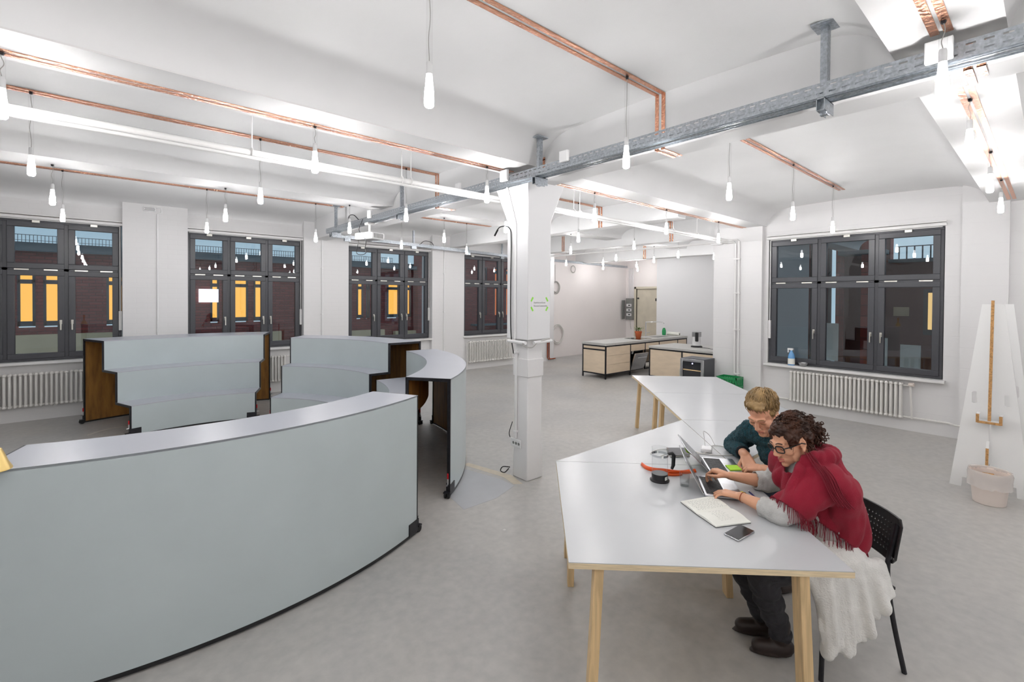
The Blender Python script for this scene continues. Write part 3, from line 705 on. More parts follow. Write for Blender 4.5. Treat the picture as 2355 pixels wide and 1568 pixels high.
for y in (.92, 3.36, 6.2, 8.75):
    zt = vault_z(y)-.008
    b = B(to).box(3.245, 3.28, y-.02, y+.02, 3.10, zt).box(3.235, 3.29, y-.021, y-.016, 3.10, zt).out('hanger', 'galv', tr, bev=.002)
    B(to).box(3.19, 3.33, y-.06, y+.06, zt-.006, zt+.006).out('ceiling_plate', 'galv', tr, bev=.002)
    bb = B(to); bb.box(3.19, 3.36, y-.022, y-.018, 3.115, 3.185).box(3.19, 3.36, y+.018, y+.022, 3.115, 3.185).box(3.19, 3.36, y-.022, y+.022, 3.18, 3.186).box(3.2, 3.23, y-.02, y+.02, 3.115, 3.119)
    bb.out('bracket_arm', 'galv', tr)
for i, (y, z, s) in enumerate(((2.95, 3.29, .05), (3.8, 3.275, .058), (4.65, 3.30, .045), (.40, 3.255, .055), (7.1, 3.3, .06))):
    B(to).box(3.165, 3.199, y-s, y+s, z-s, z+s).out('junction_box', 'white_plastic', tr, bev=.006)
w2 = thing('cable_tray', 'second slotted cable tray running along the window wall to the kitchen', 'cable tray', (3.5, 9.3, 3.17))
to = (3.5, 9.3, 3.17)
pts = [V((3.4, 9.28, 0)), V((8.9, 10.38, 0)), V((15.3, 10.8, 0))]
for k in range(2):
    a, c = pts[k], pts[k+1]; L = (c-a).length; d = (c-a)/L; nn = V((d.y, -d.x, 0))
    for off in (0, -.11):
        b = B(to); slotted(b, lambda y, z, a=a, d=d, nn=nn, off=off: a+d*y+nn*off+V((0, 0, z)), 0, L, 3.165, 3.235, [(3.18, 3.19), (3.212, 3.222)], .07, .04)
        solid(b.out('side_rail', 'galv', w2))
    b = B(to); b.obox((a+c)/2+nn*-.055+V((0, 0, 3.166)), d*L/2, nn*.055, V((0, 0, .002))); b.out('tray_bed', 'galv', w2)
for x, y in ((3.7, 9.3), (5.4, 9.68), (7.2, 10.05), (8.6, 10.35)):
    B(to).box(x-.02, x+.02, y-.02, y+.02, 3.24, 3.52).box(x-.06, x+.06, y-.03, y+.03, 3.10, 3.16).out('hanger', 'galv', w2, bev=.002)
B(to).tube(bez([(5.6, 9.75, 3.22), (5.75, 9.78, 3.32), (5.95, 9.8, 3.30), (6.05, 9.84, 3.2)], 6), .008).out('loose_cable', 'cable_black', w2, True)

# ================================================================== white service pipes under the vault
pp = thing('service_pipe', 'long white pipe pair hung under the ceiling across the loft', 'pipe', (2.2, 4.2, 3.14))
po = (2.2, 4.2, 3.14)
B(po).cyl((-4.45, 4.2, 3.14), (9.18, 4.2, 3.13), .026, n=14).out('pipe', 'trim_white', pp, True)
B(po).cyl((-4.45, 4.17, 3.094), (9.18, 4.17, 3.084), .014, n=12).out('pipe', 'trim_white', pp, True)
for x in (-1.2, .9, 2.21, 2.31, 4.72, 4.84, 7.2, 8.0):
    B(po).cyl((x, 4.2, 3.14), (x, 4.2, 3.61), .005, n=8).out('hanger_rod', 'trim_white', pp, True)
    B(po).tube([(x, 4.2+.034*math.cos(a), 3.138+.034*math.sin(a)) for a in [2*PI*i/12 for i in range(12)]], .006, 6, True).out('pipe_clamp', 'trim_white', pp, True)
pk = thing('service_pipe', 'white pipe crossing towards the pier and down to the crate', 'pipe', (9.17, 4.02, 0))
po = (9.17, 4.02, 0)
B(po).tube([(9.13, 9.9, 3.12), (9.13, 7, 3.11), (9.13, 4.45, 3.1), (9.17, 4.3, 3.09), (9.17, 4.06, 3.09), (9.17, 4.03, 3.06), (9.17, 4.03, .2)], .018, 10).out('pipe', 'trim_white', pk, True)
B(po).tube([(9.175, 4.3, 3.13), (9.175, 4.0, 3.13), (9.175, 3.965, 3.1), (9.175, 3.965, .2)], .018, 10).out('pipe', 'trim_white', pk, True)
B(po).box(9.12, 9.2, 4.28, 4.5, 3.06, 3.16).out('junction_box', 'white_plastic', pk, bev=.006)
for z in (.55, 1.4, 2.1, 2.75): B(po).box(9.145, 9.21, 3.94, 4.055, z, z+.025).out('pipe_clip', 'trim_white', pk)

# ================================================================== projector
pj = thing('projector', 'white projector hanging upside down from the cable tray', 'projector', (3.25, 7.25, 2.9))
jo = (3.25, 7.25, 2.9)
R = Matrix.Rotation(math.radians(20), 3, 'Z'); ax, ay = R @ V((1, 0, 0)), R @ V((0, 1, 0)); c0 = V((3.25, 7.25, 2.965))
bd = B(jo).obox(c0, ax*.13, ay*.2, V((0, 0, .055))).out('casing', 'white_plastic', pj, bev=.02)
for i in range(7):
    B(jo).obox(c0-ay*.201+ax*(-.095+.03*i)+V((0, 0, .0)), ay*.002, ax*.009, V((0, 0, .036))).out('vent_slot', 'grey_box', pj)
B(jo).lathe(c0+ay*.2+ax*.05, [(.04, -.01), (.042, .012), (.03, .014)], 14, tuple(ay)).out('lens', 'screen_dark', pj, True)
B(jo).cyl((3.25, 7.25, 3.02), (3.25, 7.25, 3.19), .018).box(3.19, 3.31, 7.19, 7.31, 3.15, 3.185).box(3.2, 3.3, 7.17, 7.33, 3.018, 3.035).out('mount', 'trim_white', pj, bev=.004)
B(jo).tube(bez([(3.2, 7.4, 3.26), (3.18, 7.5, 3.1), (3.2, 7.42, 3.0)], 6), .005).out('cable', 'cable_black', pj, True)
B(jo).tube(bez([(3.1, 7.12, 2.93), (3.1, 7.05, 2.86), (3.12, 7.12, 2.76), (3.08, 7.0, 2.68), (3.1, 7.2, 2.66), (3.1, 7.4, 2.70), (3.1, 7.36, 2.82), (3.12, 7.38, 2.93)], 7), .0055).out('cable', 'cable_black', pj, True)
B(jo).tube(bez([(3.19, 7.55, 3.27), (3.17, 7.7, 3.36), (3.17, 7.9, 3.36), (3.2, 7.95, 3.22)], 6), .007).out('cable', 'cable_black', pj, True)

# small fittings high on the window wall
vt = thing('vent_box', 'small white perforated box high on the first pier', 'vent', (.63, 10.47, 3.47))
vo = (.63, 10.47, 3.47)
B(vo).box(.545, .715, 10.44, 10.5, 3.475, 3.55).out('casing', 'white_plastic', vt, bev=.004)
for i in range(8):
    for j in range(3): B(vo).box(.56+i*.018+(.008 if j % 2 else 0), .568+i*.018+(.008 if j % 2 else 0), 10.437, 10.441, 3.485+j*.02, 3.497+j*.02).out('hole', 'black_plastic', vt)
B(vo).tube([(.72, 10.485, 3.55), (.80, 10.485, 3.55), (.80, 10.485, 3.47), (.74, 10.485, 3.44), (.74, 10.485, .9)], .012, 8).out('conduit', 'white_plastic', vt, True)
tag(B((.72, 7.1, 3.42)).extr([(.62, 7.02, 3.425), (.83, 7.02, 3.425), (.73, 7.02, 3.25)], (0, .2, 0)).out('corbel', 'ceil_paint', None, bev=.008), 'small grey wedge-shaped corbel under the second beam', 'corbel', None, 'structure')
for x, lb in ((3.62, 'thin white conduit on the pier between second and third windows'), (6.75, 'thin white conduit on the pier between third and fourth windows')):
    c = thing('conduit', lb, 'conduit', (x, 10.48, 0))
    B((x, 10.48, 0)).cyl((x, 10.482, .05), (x, 10.482, 3.5), .013, n=8).out('pipe', 'white_plastic', c, True)
    for z in (.6, 1.6, 2.6): B((x, 10.48, 0)).box(x-.022, x+.022, 10.465, 10.5, z, z+.02).out('clip', 'white_plastic', c)
tag(B((7.75, 10.5, .965)).obox((7.78, 10.45, .955), (.24, 0, 0), (0, .12, 0), (0, 0, .01)).out('wooden_board', 'cardboard', None), 'brown board lying on the far window sill', 'board')
# ================================================================== curved stepped benches
def pol(c, r, a, z=0.): return V((c[0]+r*math.cos(math.radians(a)), c[1]+r*math.sin(math.radians(a)), z))
def bench(label, c, R, H, a0, a1, zb=.035, cast=((0, 0), (0, 1), (1, 0), (1, 1))):
    """R: riser radii + back radius, H: tread heights; open ends with a steel profile"""
    am = (a0+a1)/2; base = pol(c, (R[0]+R[-1])/2, am); base.z = 0
    t = thing('stepped_bench', label, 'bench', base, 0, 'curved rolling benches of the arena'); o = tuple(base)
    n = len(H); th = .012
    zlow = [zb]+list(H[:-1])
    for k in range(n):
        B(o).arc(c, [(R[k], zlow[k]), (R[k]+th, zlow[k]), (R[k]+th, H[k]), (R[k], H[k])], a0, a1, 36).out('riser', 'bench_grey', t, True)
        B(o).arc(c, [(R[k], H[k]-th), (R[k+1]+(th if k < n-1 else 0), H[k]-th), (R[k+1]+(th if k < n-1 else 0), H[k]+.001), (R[k]-.0005, H[k]+.001)], a0, a1, 36).out('tread', 'bench_top', t, True)
    B(o).arc(c, [(R[-1]-th, zb), (R[-1], zb), (R[-1], H[-1]-.0), (R[-1]-th, H[-1]-.0)], a0, a1, 36).out('back_panel', 'bench_grey', t, True)
    b = B(o)
    for k in range(n):
        b.arc(c, [(R[k]+th, zlow[k]), (R[k]+2*th, zlow[k]), (R[k]+2*th, H[k]-th), (R[k]+th, H[k]-th)], a0, a1, 24)
        b.arc(c, [(R[k]+th, H[k]-2*th), (R[k+1]+th-(0 if k < n-1 else 2*th), H[k]-2*th), (R[k+1]+th-(0 if k < n-1 else 2*th), H[k]-th), (R[k]+th, H[k]-th)], a0, a1, 24)
    b.arc(c, [(R[-1]-2*th, zb), (R[-1]-th, zb), (R[-1]-th, H[-1]-th), (R[-1]-2*th, H[-1]-th)], a0, a1, 24)
    b.out('plywood_lining', 'bench_ply', t, True)
    B(o).arc(c, [(R[0]-.002, .012), (R[0]+.02, .012), (R[0]+.02, zb), (R[0]-.002, zb)], a0, a1, 24).arc(c, [(R[-1]-.02, .012), (R[-1]+.002, .012), (R[-1]+.002, zb), (R[-1]-.02, zb)], a0, a1, 24).out('base_strip', 'black_plastic', t, True)
    # steel profile on both open ends
    for a, sg in ((a0, -1), (a1, 1)):
        da = sg*.35
        path = [(R[0], zb)]
        for k in range(n): path += [(R[k], H[k]), (R[k+1], H[k])]
        path.append((R[-1], zb))
        b = B(o); tang = V((-math.sin(math.radians(a)), math.cos(math.radians(a)), 0))*sg
        for i in range(len(path)-1):
            (r0, z0), (r1, z1) = path[i], path[i+1]
            inn = -1 if i == len(path)-2 else 1
            if abs(r0-r1) < 1e-6:
                off = .016*inn; p0, p1 = pol(c, r0+off, a, z0), pol(c, r1+off, a, z1+(.0 if z1 > z0 else 0))
            else: p0, p1 = pol(c, r0, a, z0-.016), pol(c, r1+(.032 if i < len(path)-3 else 0), a, z1-.016)
            rad = V((math.cos(math.radians(a)), math.sin(math.radians(a)), 0))
            d = (p1-p0); w = rad if abs(d.z) > .01 else V((0, 0, 1))
            b.obox((p0+p1)/2+tang*.003, d/2, w*.0165, tang*.010)
        b.out('end_frame', 'dark_steel', t, bev=.003)
    for ie, ib in cast:
        a = (a0, a1)[ie]; r = (R[0], R[-1])[ib]; sg = (-1, 1)[ie]; tang = V((-math.sin(math.radians(a)), math.cos(math.radians(a)), 0))*sg
        rad = V((math.cos(math.radians(a)), math.sin(math.radians(a)), 0))*(1 if ib == 0 else -1)
        p = pol(c, r, a)+tang*.035+rad*.02
        cs = B(o)
        for s in (-1, 1): cs.cyl(p+rad*(.008*s)+V((0, 0, .032)), p+rad*(.026*s)+V((0, 0, .032)), .030, n=16)
        k = cs.out('caster', 'rubber', t, True)
        B(o).obox(p+V((0, 0, .058)), rad*.034, tang*.022, V((0, 0, .006))).obox(pol(c, r, a)+rad*.0-tang*.05+V((0, 0, .075)), rad*.006, tang*.07, V((0, 0, .05))).obox(pol(c, r, a)+rad*.018+tang*.012+V((0, 0, .1)), rad*.02, tang*.004, V((0, 0, .045))).out('caster_plate', 'dark_steel', k)
        q = pol(c, r, a)+tang*.02+rad*.02
        B(o).bar(q+V((0, 0, .13)), q+V((0, 0, .19)), .014, .01).cyl(q+V((0, 0, .13)), q+tang*.03+V((0, 0, .13)), .008, n=8).out('toggle_clamp', 'steel', k)
        B(o).cap(q+V((0, 0, .19)), q+V((0, 0, .235)), .008, n=8).out('clamp_grip', 'red_handle', k, True)
    return t
bench('grey three-step curved bench at the left in front of the radiator', (1.05, 6.4), (2.2, 2.62, 3.04, 3.72), (.445, .885, 1.315), 68.5, 110)
bench('grey three-step curved bench beside the left one below the third window', (.75, 6.5), (1.82, 2.17, 2.47, 3.02), (.44, .875, 1.305), 0.5, 49)
bench('grey curved bench seen from its open end left of the column', (.6, 6.6), (1.95, 2.4, 2.86, 3.34), (.40, .79, 1.185), -52.8, -4)
bench('large grey curved bench with its smooth back filling the left foreground', (.5, 6.3), (1.8, 2.25, 2.72, 3.17), (.40, .79, 1.17), -107.5, -61.8)
# wooden hand bell on the foreground bench
bl = thing('hand_bell', 'wooden-handled brass bell standing at the left end of the foreground bench', 'bell', (-.40, 3.27, 1.171))
bo = (-.40, 3.27, 1.171)
B(bo).lathe(bo, [(.073, 0), (.072, .006), (.058, .035), (.045, .075), (.036, .098), (.02, .102), (.001, .103)], 20).out('bell_cup', 'bell_brass', bl, True)
B(bo).lathe(bo, [(.012, .1), (.017, .115), (.014, .15), (.022, .185), (.027, .215), (.022, .245), (.010, .26), (.001, .263)], 16).out('handle', 'bell_wood', bl, True)

# ================================================================== tables
T = .79
A_, B_, C_, D_ = V((1.603, 1.443, 0)), V((2.524, .562, 0)), V((2.531, 2.409, 0)), V((3.445, 1.505, 0))
E_, G_, H_, I_ = V((4.367, 2.428, 0)), V((5.29, 1.525, 0)), V((5.336, 3.385, 0)), V((6.25, 2.47, 0))
J_, K_ = V((6.28, 4.349, 0)), V((7.18, 3.42, 0))
def table(label, poly, legs, group='plywood trestle tables pushed together'):
    cen = sum(poly, V((0, 0, 0)))/len(poly)
    t = thing('work_table', label, 'table', cen, 0, group); o = tuple(cen)
    ins = [p+(cen-p).normalized()*.004 for p in poly]
    B(o).prism([(p.x, p.y) for p in ins], T-.0035, T).out('laminate_top', 'table_top', t)
    B(o).prism([(p.x, p.y) for p in ins], T-.030, T-.0036).out('plywood_board', 'ply_edge', t)
    for p0, p1, wd in legs:
        p0, p1 = V(p0), V(p1); p0.z = T-.031; p1.z = 0
        d = (p1-p0).normalized(); sd = V(wd); sd = (sd-d*sd.dot(d)).normalized(); fr = d.cross(sd)
        b = B(o); q = []
        for z, p in ((T-.031, p0), (0, p1)):
            for i, j in ((-1, -1), (1, -1), (1, 1), (-1, 1)):
                c = p+V((sd.x, sd.y, 0)).normalized()*.038*i+V((fr.x, fr.y, 0)).normalized()*.022*j; q.append((c.x, c.y, z))
        b.add(q, [(0, 1, 2, 3), (7, 6, 5, 4), (1, 0, 4, 5), (2, 1, 5, 6), (3, 2, 6, 7), (0, 3, 7, 4)]).out('leg', 'pine', t, bev=.003)
    return t
u, w = (B_-A_).normalized(), (C_-A_).normalized()
def inset(p, a, b): return p+u*a+w*b
sq_legs = lambda p, q, r, s: [(inset(p, .2, .10), inset(p, .13, .07), w), (inset(q, -.2, .10), inset(q, -.17, .07), w), (inset(r, .2, -.10), inset(r, .14, -.16), w), (inset(s, -.2, -.10), inset(s, -.17, -.14), w)]
table('nearest grey table with plywood edge where the two people work', [A_, B_, D_, C_],
      [(inset(A_, .145, .06), inset(A_, .105, .02), w), (inset(B_, -.215, .05), inset(B_, -.19, .02), w), (inset(C_, .10, -.24), inset(C_, .10, -.20), w), (inset(D_, -.18, -.26), inset(D_, -.13, -.24), w)])
table('triangular grey table behind the glass coffee press', [C_, D_, E_], [(inset(C_, .12, .12), inset(C_, .10, .16), w), (inset(E_, -.12, -.25), inset(E_, -.10, -.22), w), (inset(D_, -.1, .1), inset(D_, -.1, .13), w)])
table('triangular grey table under the arms of the man in the sweater', [D_, G_, E_], [(inset(G_, -.3, -.1), inset(G_, -.3, -.1), w), (inset(E_, .2, -.35), inset(E_, .2, -.35), w)])
table('grey square table in the middle of the row', [E_, G_, I_, H_], [(inset(H_, .10, -.14), inset(H_, .07, -.12), w), (inset(I_, -.15, -.15), inset(I_, -.12, -.12), w), (inset(G_, -.15, .15), inset(G_, -.12, .12), w), (inset(E_, .12, .12), inset(E_, .10, .10), w)])
table('farthest grey square table of the row beside the green crate', [H_, I_, K_, J_], [(inset(J_, .10, -.14), inset(J_, .06, -.13), w), (inset(K_, -.15, -.15), inset(K_, -.12, -.12), w), (inset(H_, .10, .18), inset(H_, .06, .16), w), (inset(I_, -.15, .15), inset(I_, -.12, .12), w), (inset(J_, .36, -.15), inset(J_, .33, -.14), w)])
# ================================================================== kitchen
def frame_unit(name, label, o, bars, panels, top=None, cat='counter'):
    t = thing(name, label, cat, o)
    b = B(o)
    for s in bars: b.box(*s)
    b.out('steel_frame', 'dark_steel', t, bev=.003)
    for nm, s in panels: B(o).box(*s).out(nm, 'birch', t, bev=.002)
    if top: B(o).box(*top).out('worktop', 'concrete_top', t, bev=.006)
    return t
o = (11.0, 7.55, 0); ZC = .885; q = .032
x0, x1, y0, y1 = 9.31, 13.2, 7.2, 7.95
xs = [9.31, 10.33, 11.0, 11.68, 12.66, 13.2]
bars = []
for x in xs:
    for y in (y0, y1-q): bars.append((x-(0 if x < 13 else q), x+(q if x < 13 else 0), y, y+q, 0 if x in (9.31, 10.33, 13.2) else .1, ZC-.06))
for y in (y0, y1-q): bars += [(x0, x1, y, y+q, ZC-.092, ZC-.06), (x0, 10.36, y, y+q, .1, .132), (11.0, x1, y, y+q, .1, .132)]
bars += [(x0, x0+q, y0, y1, ZC-.092, ZC-.06), (x0, x0+q, y0, y1, .1, .132), (x0, x0+q, y0, y1, ZC-.19, ZC-.16)]
pan = [('end_panel', (x0+.008, x0+.02, y0+q, y1-q, .132, ZC-.19)), ('end_slat', (x0+.012, x0+.022, y0+q, y1-q, ZC-.155, ZC-.095)),
       ('back_panel', (x0+q, x1-q, y1-.02, y1-.01, .132, ZC-.092))]
dz = (ZC-.092-.132)/3
for i in range(3): pan.append(('drawer', (9.345, 10.327, y0+.004, y0+.022, .134+i*dz, .130+(i+1)*dz)))
pan += [('drawer', (10.365, 10.997, y0+.004, y0+.022, ZC-.26, ZC-.095)), ('drawer', (11.035, 11.677, y0+.004, y0+.022, ZC-.26, ZC-.095)), ('door', (11.715, 12.657, y0+.004, y0+.022, .134, ZC-.095)), ('door', (12.695, 13.165, y0+.004, y0+.022, .134, ZC-.095))]
k1 = frame_unit('kitchen_counter', 'long kitchen counter with birch drawers and black steel frame', o, bars, pan, (x0-.01, x1+.01, y0-.01, y1+.01, ZC-.06, ZC))
B(o).box(11.9, 12.6, 7.35, 7.75, ZC-.001, ZC+.002).out('sink', 'steel', k1)
B(o).box(11.94, 12.56, 7.39, 7.71, ZC+.0021, ZC+.0025).out('sink_bowl', 'grey_box', k1)
B(o).box(10.9, 11.5, 7.32, 7.8, ZC, ZC+.006).out('hob', 'phone_glass', k1)
f = thing('faucet', 'angular chrome kitchen faucet behind the sink', 'faucet', (12.0, 7.84, ZC))
B((12.0, 7.84, ZC)).cyl((12.0, 7.84, ZC), (12.0, 7.84, ZC+.42), .016).tube([(12.0, 7.84, ZC+.40), (12.0, 7.84, ZC+.42), (12.14, 7.66, ZC+.43), (12.34, 7.46, ZC+.43), (12.34, 7.46, ZC+.38)], .013, 8).out('spout', 'chrome', f, True)
B((12.0, 7.84, ZC)).cyl((12.0, 7.84, ZC+.1), (12.09, 7.76, ZC+.12), .010).out('lever', 'chrome', f, True)
dw = thing('dishwasher', 'steel dishwasher with its door tilted open', 'dishwasher', (10.68, 7.5, 0))
do = (10.68, 7.5, 0)
B(do).box(10.37, 10.99, 7.26, 7.9, .1, .12).box(10.37, 10.39, 7.26, 7.9, .1, .6).box(10.97, 10.99, 7.26, 7.9, .1, .6).box(10.37, 10.99, 7.88, 7.9, .1, .6).box(10.37, 10.99, 7.26, 7.9, .59, .61).out('cavity', 'black_plastic', dw)
R = Matrix.Rotation(math.radians(19), 3, 'X')
def tilt(x, y, z): p = R @ V((0, y, z)); return V((10.68+x, 7.24+p.y, .13+p.z))
b = B(do); b.obox(tilt(0, 0, .23), V((.295, 0, 0)), R @ V((0, .018, 0)), R @ V((0, 0, .23))); d_ = b.out('door', 'steel', dw, bev=.004)
b = B(do).cyl(tilt(-.2, -.05, .36), tilt(.2, -.05, .36), .009); b.cyl(tilt(-.2, -.05, .36), tilt(-.2, -.01, .36), .006).cyl(tilt(.2, -.05, .36), tilt(.2, -.01, .36), .006); b.out('door_handle', 'chrome', d_, True)
B(do).cap((10.47, 7.24, .56), (10.47, 7.24, .63), .035, n=12).out('hanging_cup', 'chrome', dw, True)
fp = thing('potted_plant', 'small green plant in a terracotta pot on the long counter', 'plant', (11.3, 7.62, ZC+.006))
fo = (11.3, 7.62, ZC+.006)
B(fo).lathe(fo, [(.06, 0), (.075, .03), (.092, .15), (.1, .15), (.1, .19), (.085, .19), (.08, .16)], 16).out('pot', 'terracotta', fp, True)
b = B(fo); random.seed(3)
for i in range(36):
    a = random.random()*2*PI; r = random.random()*.10; z = .19+random.random()*.1; c = V(fo)+V((r*math.cos(a), r*math.sin(a), z)); dr = V((math.cos(a), math.sin(a), random.uniform(.2, 1))).normalized(); sd = dr.cross(V((0, 0, 1))).normalized()
    b.add([c, c+dr*.03+sd*.018, c+dr*.065, c+dr*.03-sd*.018, c+dr*.03+V((0, 0, .008))], [(0, 1, 4), (1, 2, 4), (2, 3, 4), (3, 0, 4)])
b.cyl(V(fo)+V((0, 0, .14)), V(fo)+V((0, 0, .165)), .082); b.out('foliage', 'leaf', fp)
sp = thing('soap_bottle', 'green washing-up liquid bottle beside the sink', 'bottle', (12.95, 7.82, ZC))
so_ = (12.95, 7.82, ZC)
B(so_).lathe(so_, [(.05, 0), (.058, .04), (.06, .12), (.048, .17), (.035, .2), (.03, .22)], 16).out('body', 'green_soap', sp, True)
B(so_).lathe((12.95, 7.82, ZC+.22), [(.028, 0), (.028, .03), (.012, .035), (.012, .06), (.001, .062)], 12).out('cap', 'white_plastic', sp, True)
pr_ = thing('paper_roll', 'white paper roll lying by the partition on the counter', 'paper roll', (13.02, 7.5, ZC+.05))
B((13.02, 7.5, ZC+.05)).cyl((13.1, 7.78, ZC+.052), (13.05, 7.36, ZC+.052), .05, n=18).out('roll', 'paper', pr_, True)
B((13.02, 7.5, ZC+.05)).cyl((13.05, 7.361, ZC+.052), (13.05, 7.355, ZC+.052), .02, n=12).out('core', 'black_plastic', pr_, True)
# second counter
o = (10.6, 5.6, 0); Z2 = .84
x0, x1, y0, y1 = 10.1, 11.3, 4.62, 6.5
bars = []
for y in (y0, 5.62, y1-q):
    for x in (x0, x1-q): bars.append((x, x+q, y, y+q, 0, Z2-.05))
for x in (x0, x1-q): bars += [(x, x+q, y0, y1, Z2-.082, Z2-.05), (x, x+q, y0, y1, .1, .132)]
bars += [(x0, x1, y1-q, y1, Z2-.082, Z2-.05), (x0, x1, y0, y0+q, Z2-.082, Z2-.05)]
k2 = frame_unit('kitchen_counter', 'shorter kitchen counter with birch panels carrying the coffee grinder', o, bars,
                [('front_panel', (x0+.006, x0+.02, 5.655, y1-q, .132, Z2-.085)), ('front_panel', (x0+.006, x0+.02, y0+q, 5.615, .132, Z2-.085)), ('end_panel', (x0+q, x1-q, y1-.02, y1-.008, .132, Z2-.085))], (x0-.01, x1+.01, y0-.01, y1+.01, Z2-.05, Z2))
g = thing('coffee_grinder', 'white and black coffee grinder on the shorter counter', 'grinder', (10.75, 5.62, Z2)); go = (10.75, 5.62, Z2)
B(go).lathe(go, [(.13, 0), (.13, .025), (.105, .04)], 20).out('base', 'black_plastic', g, True)
B(go).lathe((10.75, 5.62, Z2+.04), [(.1, 0), (.085, .2), (.09, .21), (.001, .211)], 20).out('housing', 'white_plastic', g, True)
B(go).box(10.67, 10.83, 5.54, 5.70, Z2+.245, Z2+.37).out('bean_hopper', 'steel', g, bev=.01)
B(go).box(10.63, 10.68, 5.53, 5.60, Z2+.14, Z2+.36).out('handle', 'black_plastic', g, bev=.015)
B(go).tube(bez([(10.65, 5.5, Z2+.01), (10.6, 5.3, Z2+.012), (10.6, 5.1, Z2+.01), (10.7, 4.9, Z2+.12), (10.8, 4.75, Z2+.3)], 6), .006).out('cord', 'cable_black', g, True)
wc = thing('wine_cooler', 'black wine cooler with a steel-framed glass door by the pier', 'wine cooler', (8.95, 4.66, 0)); wo = (8.95, 4.66, 0)
B(wo).box(8.76, 9.19, 4.42, 4.90, .02, .82).out('cabinet', 'window_grey', wc, bev=.006)
b = B(wo).box(8.72, 8.758, 4.42, 4.47, .04, .81).box(8.72, 8.758, 4.85, 4.90, .04, .81).box(8.72, 8.758, 4.47, 4.85, .76, .81).box(8.72, 8.758, 4.47, 4.85, .04, .09); dr = b.out('door_frame', 'steel', wc, bev=.004)
B(wo).box(8.742, 8.75, 4.47, 4.85, .09, .76).out('door_glass', 'phone_glass', dr)
B(wo).box(8.735, 8.741, 4.475, 4.845, .585, .605).out('wooden_shelf', 'pine', wc)
B(wo).box(8.737, 8.741, 4.64, 4.66, .715, .735).out('blue_light', 'led_blue', wc)
B(wo).cyl((8.70, 4.885, .2), (8.70, 4.885, .6), .01).out('door_handle', 'chrome', dr, True)
# green plastic crate
cr = thing('plastic_crate', 'green plastic crate at the foot of the brick pier', 'crate', (9.0, 4.04, 0)); co = (9.0, 4.04, 0)
b = B(co); X0, X1, Y0, Y1 = 8.84, 9.14, 3.84, 4.22
for z0, z1 in ((0, .03), (.16, .19), (.33, .36), (.49, .53)):
    b.box(X0, X1, Y0, Y0+.015, z0, z1).box(X0, X1, Y1-.015, Y1, z0, z1).box(X0, X0+.015, Y0, Y1, z0, z1).box(X1-.015, X1, Y0, Y1, z0, z1)
b.out('rim', 'green_crate', cr)
for i in range(9):
    y = Y0+(Y1-Y0-.02)*i/8; B(co).box(X0+.002, X0+.012, y, y+.02, .03, .49).out('rib', 'green_crate', cr); B(co).box(X1-.012, X1-.002, y, y+.02, .03, .49).out('rib', 'green_crate', cr)
for i in range(7):
    x = X0+(X1-X0-.02)*i/6; B(co).box(x, x+.02, Y0+.002, Y0+.012, .03, .49).out('rib', 'green_crate', cr); B(co).box(x, x+.02, Y1-.012, Y1-.002, .03, .49).out('rib', 'green_crate', cr)
B(co).box(X0, X1, Y0, Y1, .0, .012).box(X0+.02, X1-.02, Y0+.02, Y1-.02, .43, .44).out('crate_floor', 'green_crate', cr)

# end wall: door, fuse box, conduits, coils
dd = thing('door_1', 'beige steel door in the end wall', 'door', (15.44, 10.07, 0)); dd['kind'] = 'structure'
do = (15.44, 10.07, 0)
B(do).box(15.5, 15.56, 9.62, 10.52, 0, 2.36).out('leaf', 'door_beige', dd, bev=.004)
B(do).box(15.42, 15.5, 9.54, 9.62, 0, 2.44).box(15.42, 15.5, 10.52, 10.6, 0, 2.44).box(15.42, 15.5, 9.54, 10.6, 2.36, 2.44).out('door_frame', 'door_beige', dd, bev=.004)
B(do).cyl((15.5, 10.46, 2.0), (15.44, 10.44, 2.0), .03).out('hinge', 'dark_steel', dd); B(do).box(15.48, 15.5, 9.68, 9.72, 1.9, 2.0).out('lock', 'dark_steel', dd)
fx = thing('fuse_box', 'grey fuse box with its cover open beside the steel door', 'fuse box', (15.3, 10.75, 1.2)); xo = (15.3, 10.75, 1.2)
B(xo).box(15.3, 15.45, 10.6, 10.9, 1.18, 2.0).out('casing', 'grey_box', fx, bev=.01)
for z in (1.32, 1.5, 1.68): B(xo).box(15.29, 15.3, 10.64, 10.86, z, z+.1).out('breaker_row', 'white_plastic', fx); B(xo).box(15.284, 15.291, 10.68, 10.78, z+.03, z+.07).out('switch', 'black_plastic', fx)
B(xo).obox((15.2, 10.94, 1.56), (.11, .02, 0), (-.002, .01, 0), (0, 0, .36)).out('open_cover', 'grey_box', fx)
for i, y in enumerate((10.64, 10.70, 10.76, 10.82)): B(xo).cyl((15.4, y, 2.0), (15.4, y, 3.15), .014, n=8).out('conduit', 'white_plastic', fx, True)
B(xo).tube(bez([(15.38, 10.75, 1.18), (15.36, 10.72, 1.0), (15.38, 10.7, .8)], 5), .008).out('cable', 'cable_grey', fx, True)
def coil(label, c, r, n, m='cable_grey', ax='y'):
    t = thing('cable_coil', label, 'cable', c); b = B(c); random.seed(int(c[0]*100))
    for i in range(n):
        cc = V(c)+V((random.uniform(-.02, .02), -.015-.012*(i % 3), random.uniform(-.02, .02))); rr = r*random.uniform(.8, 1.05)
        b.tube([cc+V((rr*math.cos(2*PI*k/24), .004*math.sin(5*k), rr*math.sin(2*PI*k/24)*1.08)) for k in range(24)], .009, 5, True)
    b.out('loops', m, t, True); return t
c1 = coil('upper coil of white cable hanging on the far wall', (11.42, 10.95, 2.36), .19, 6)
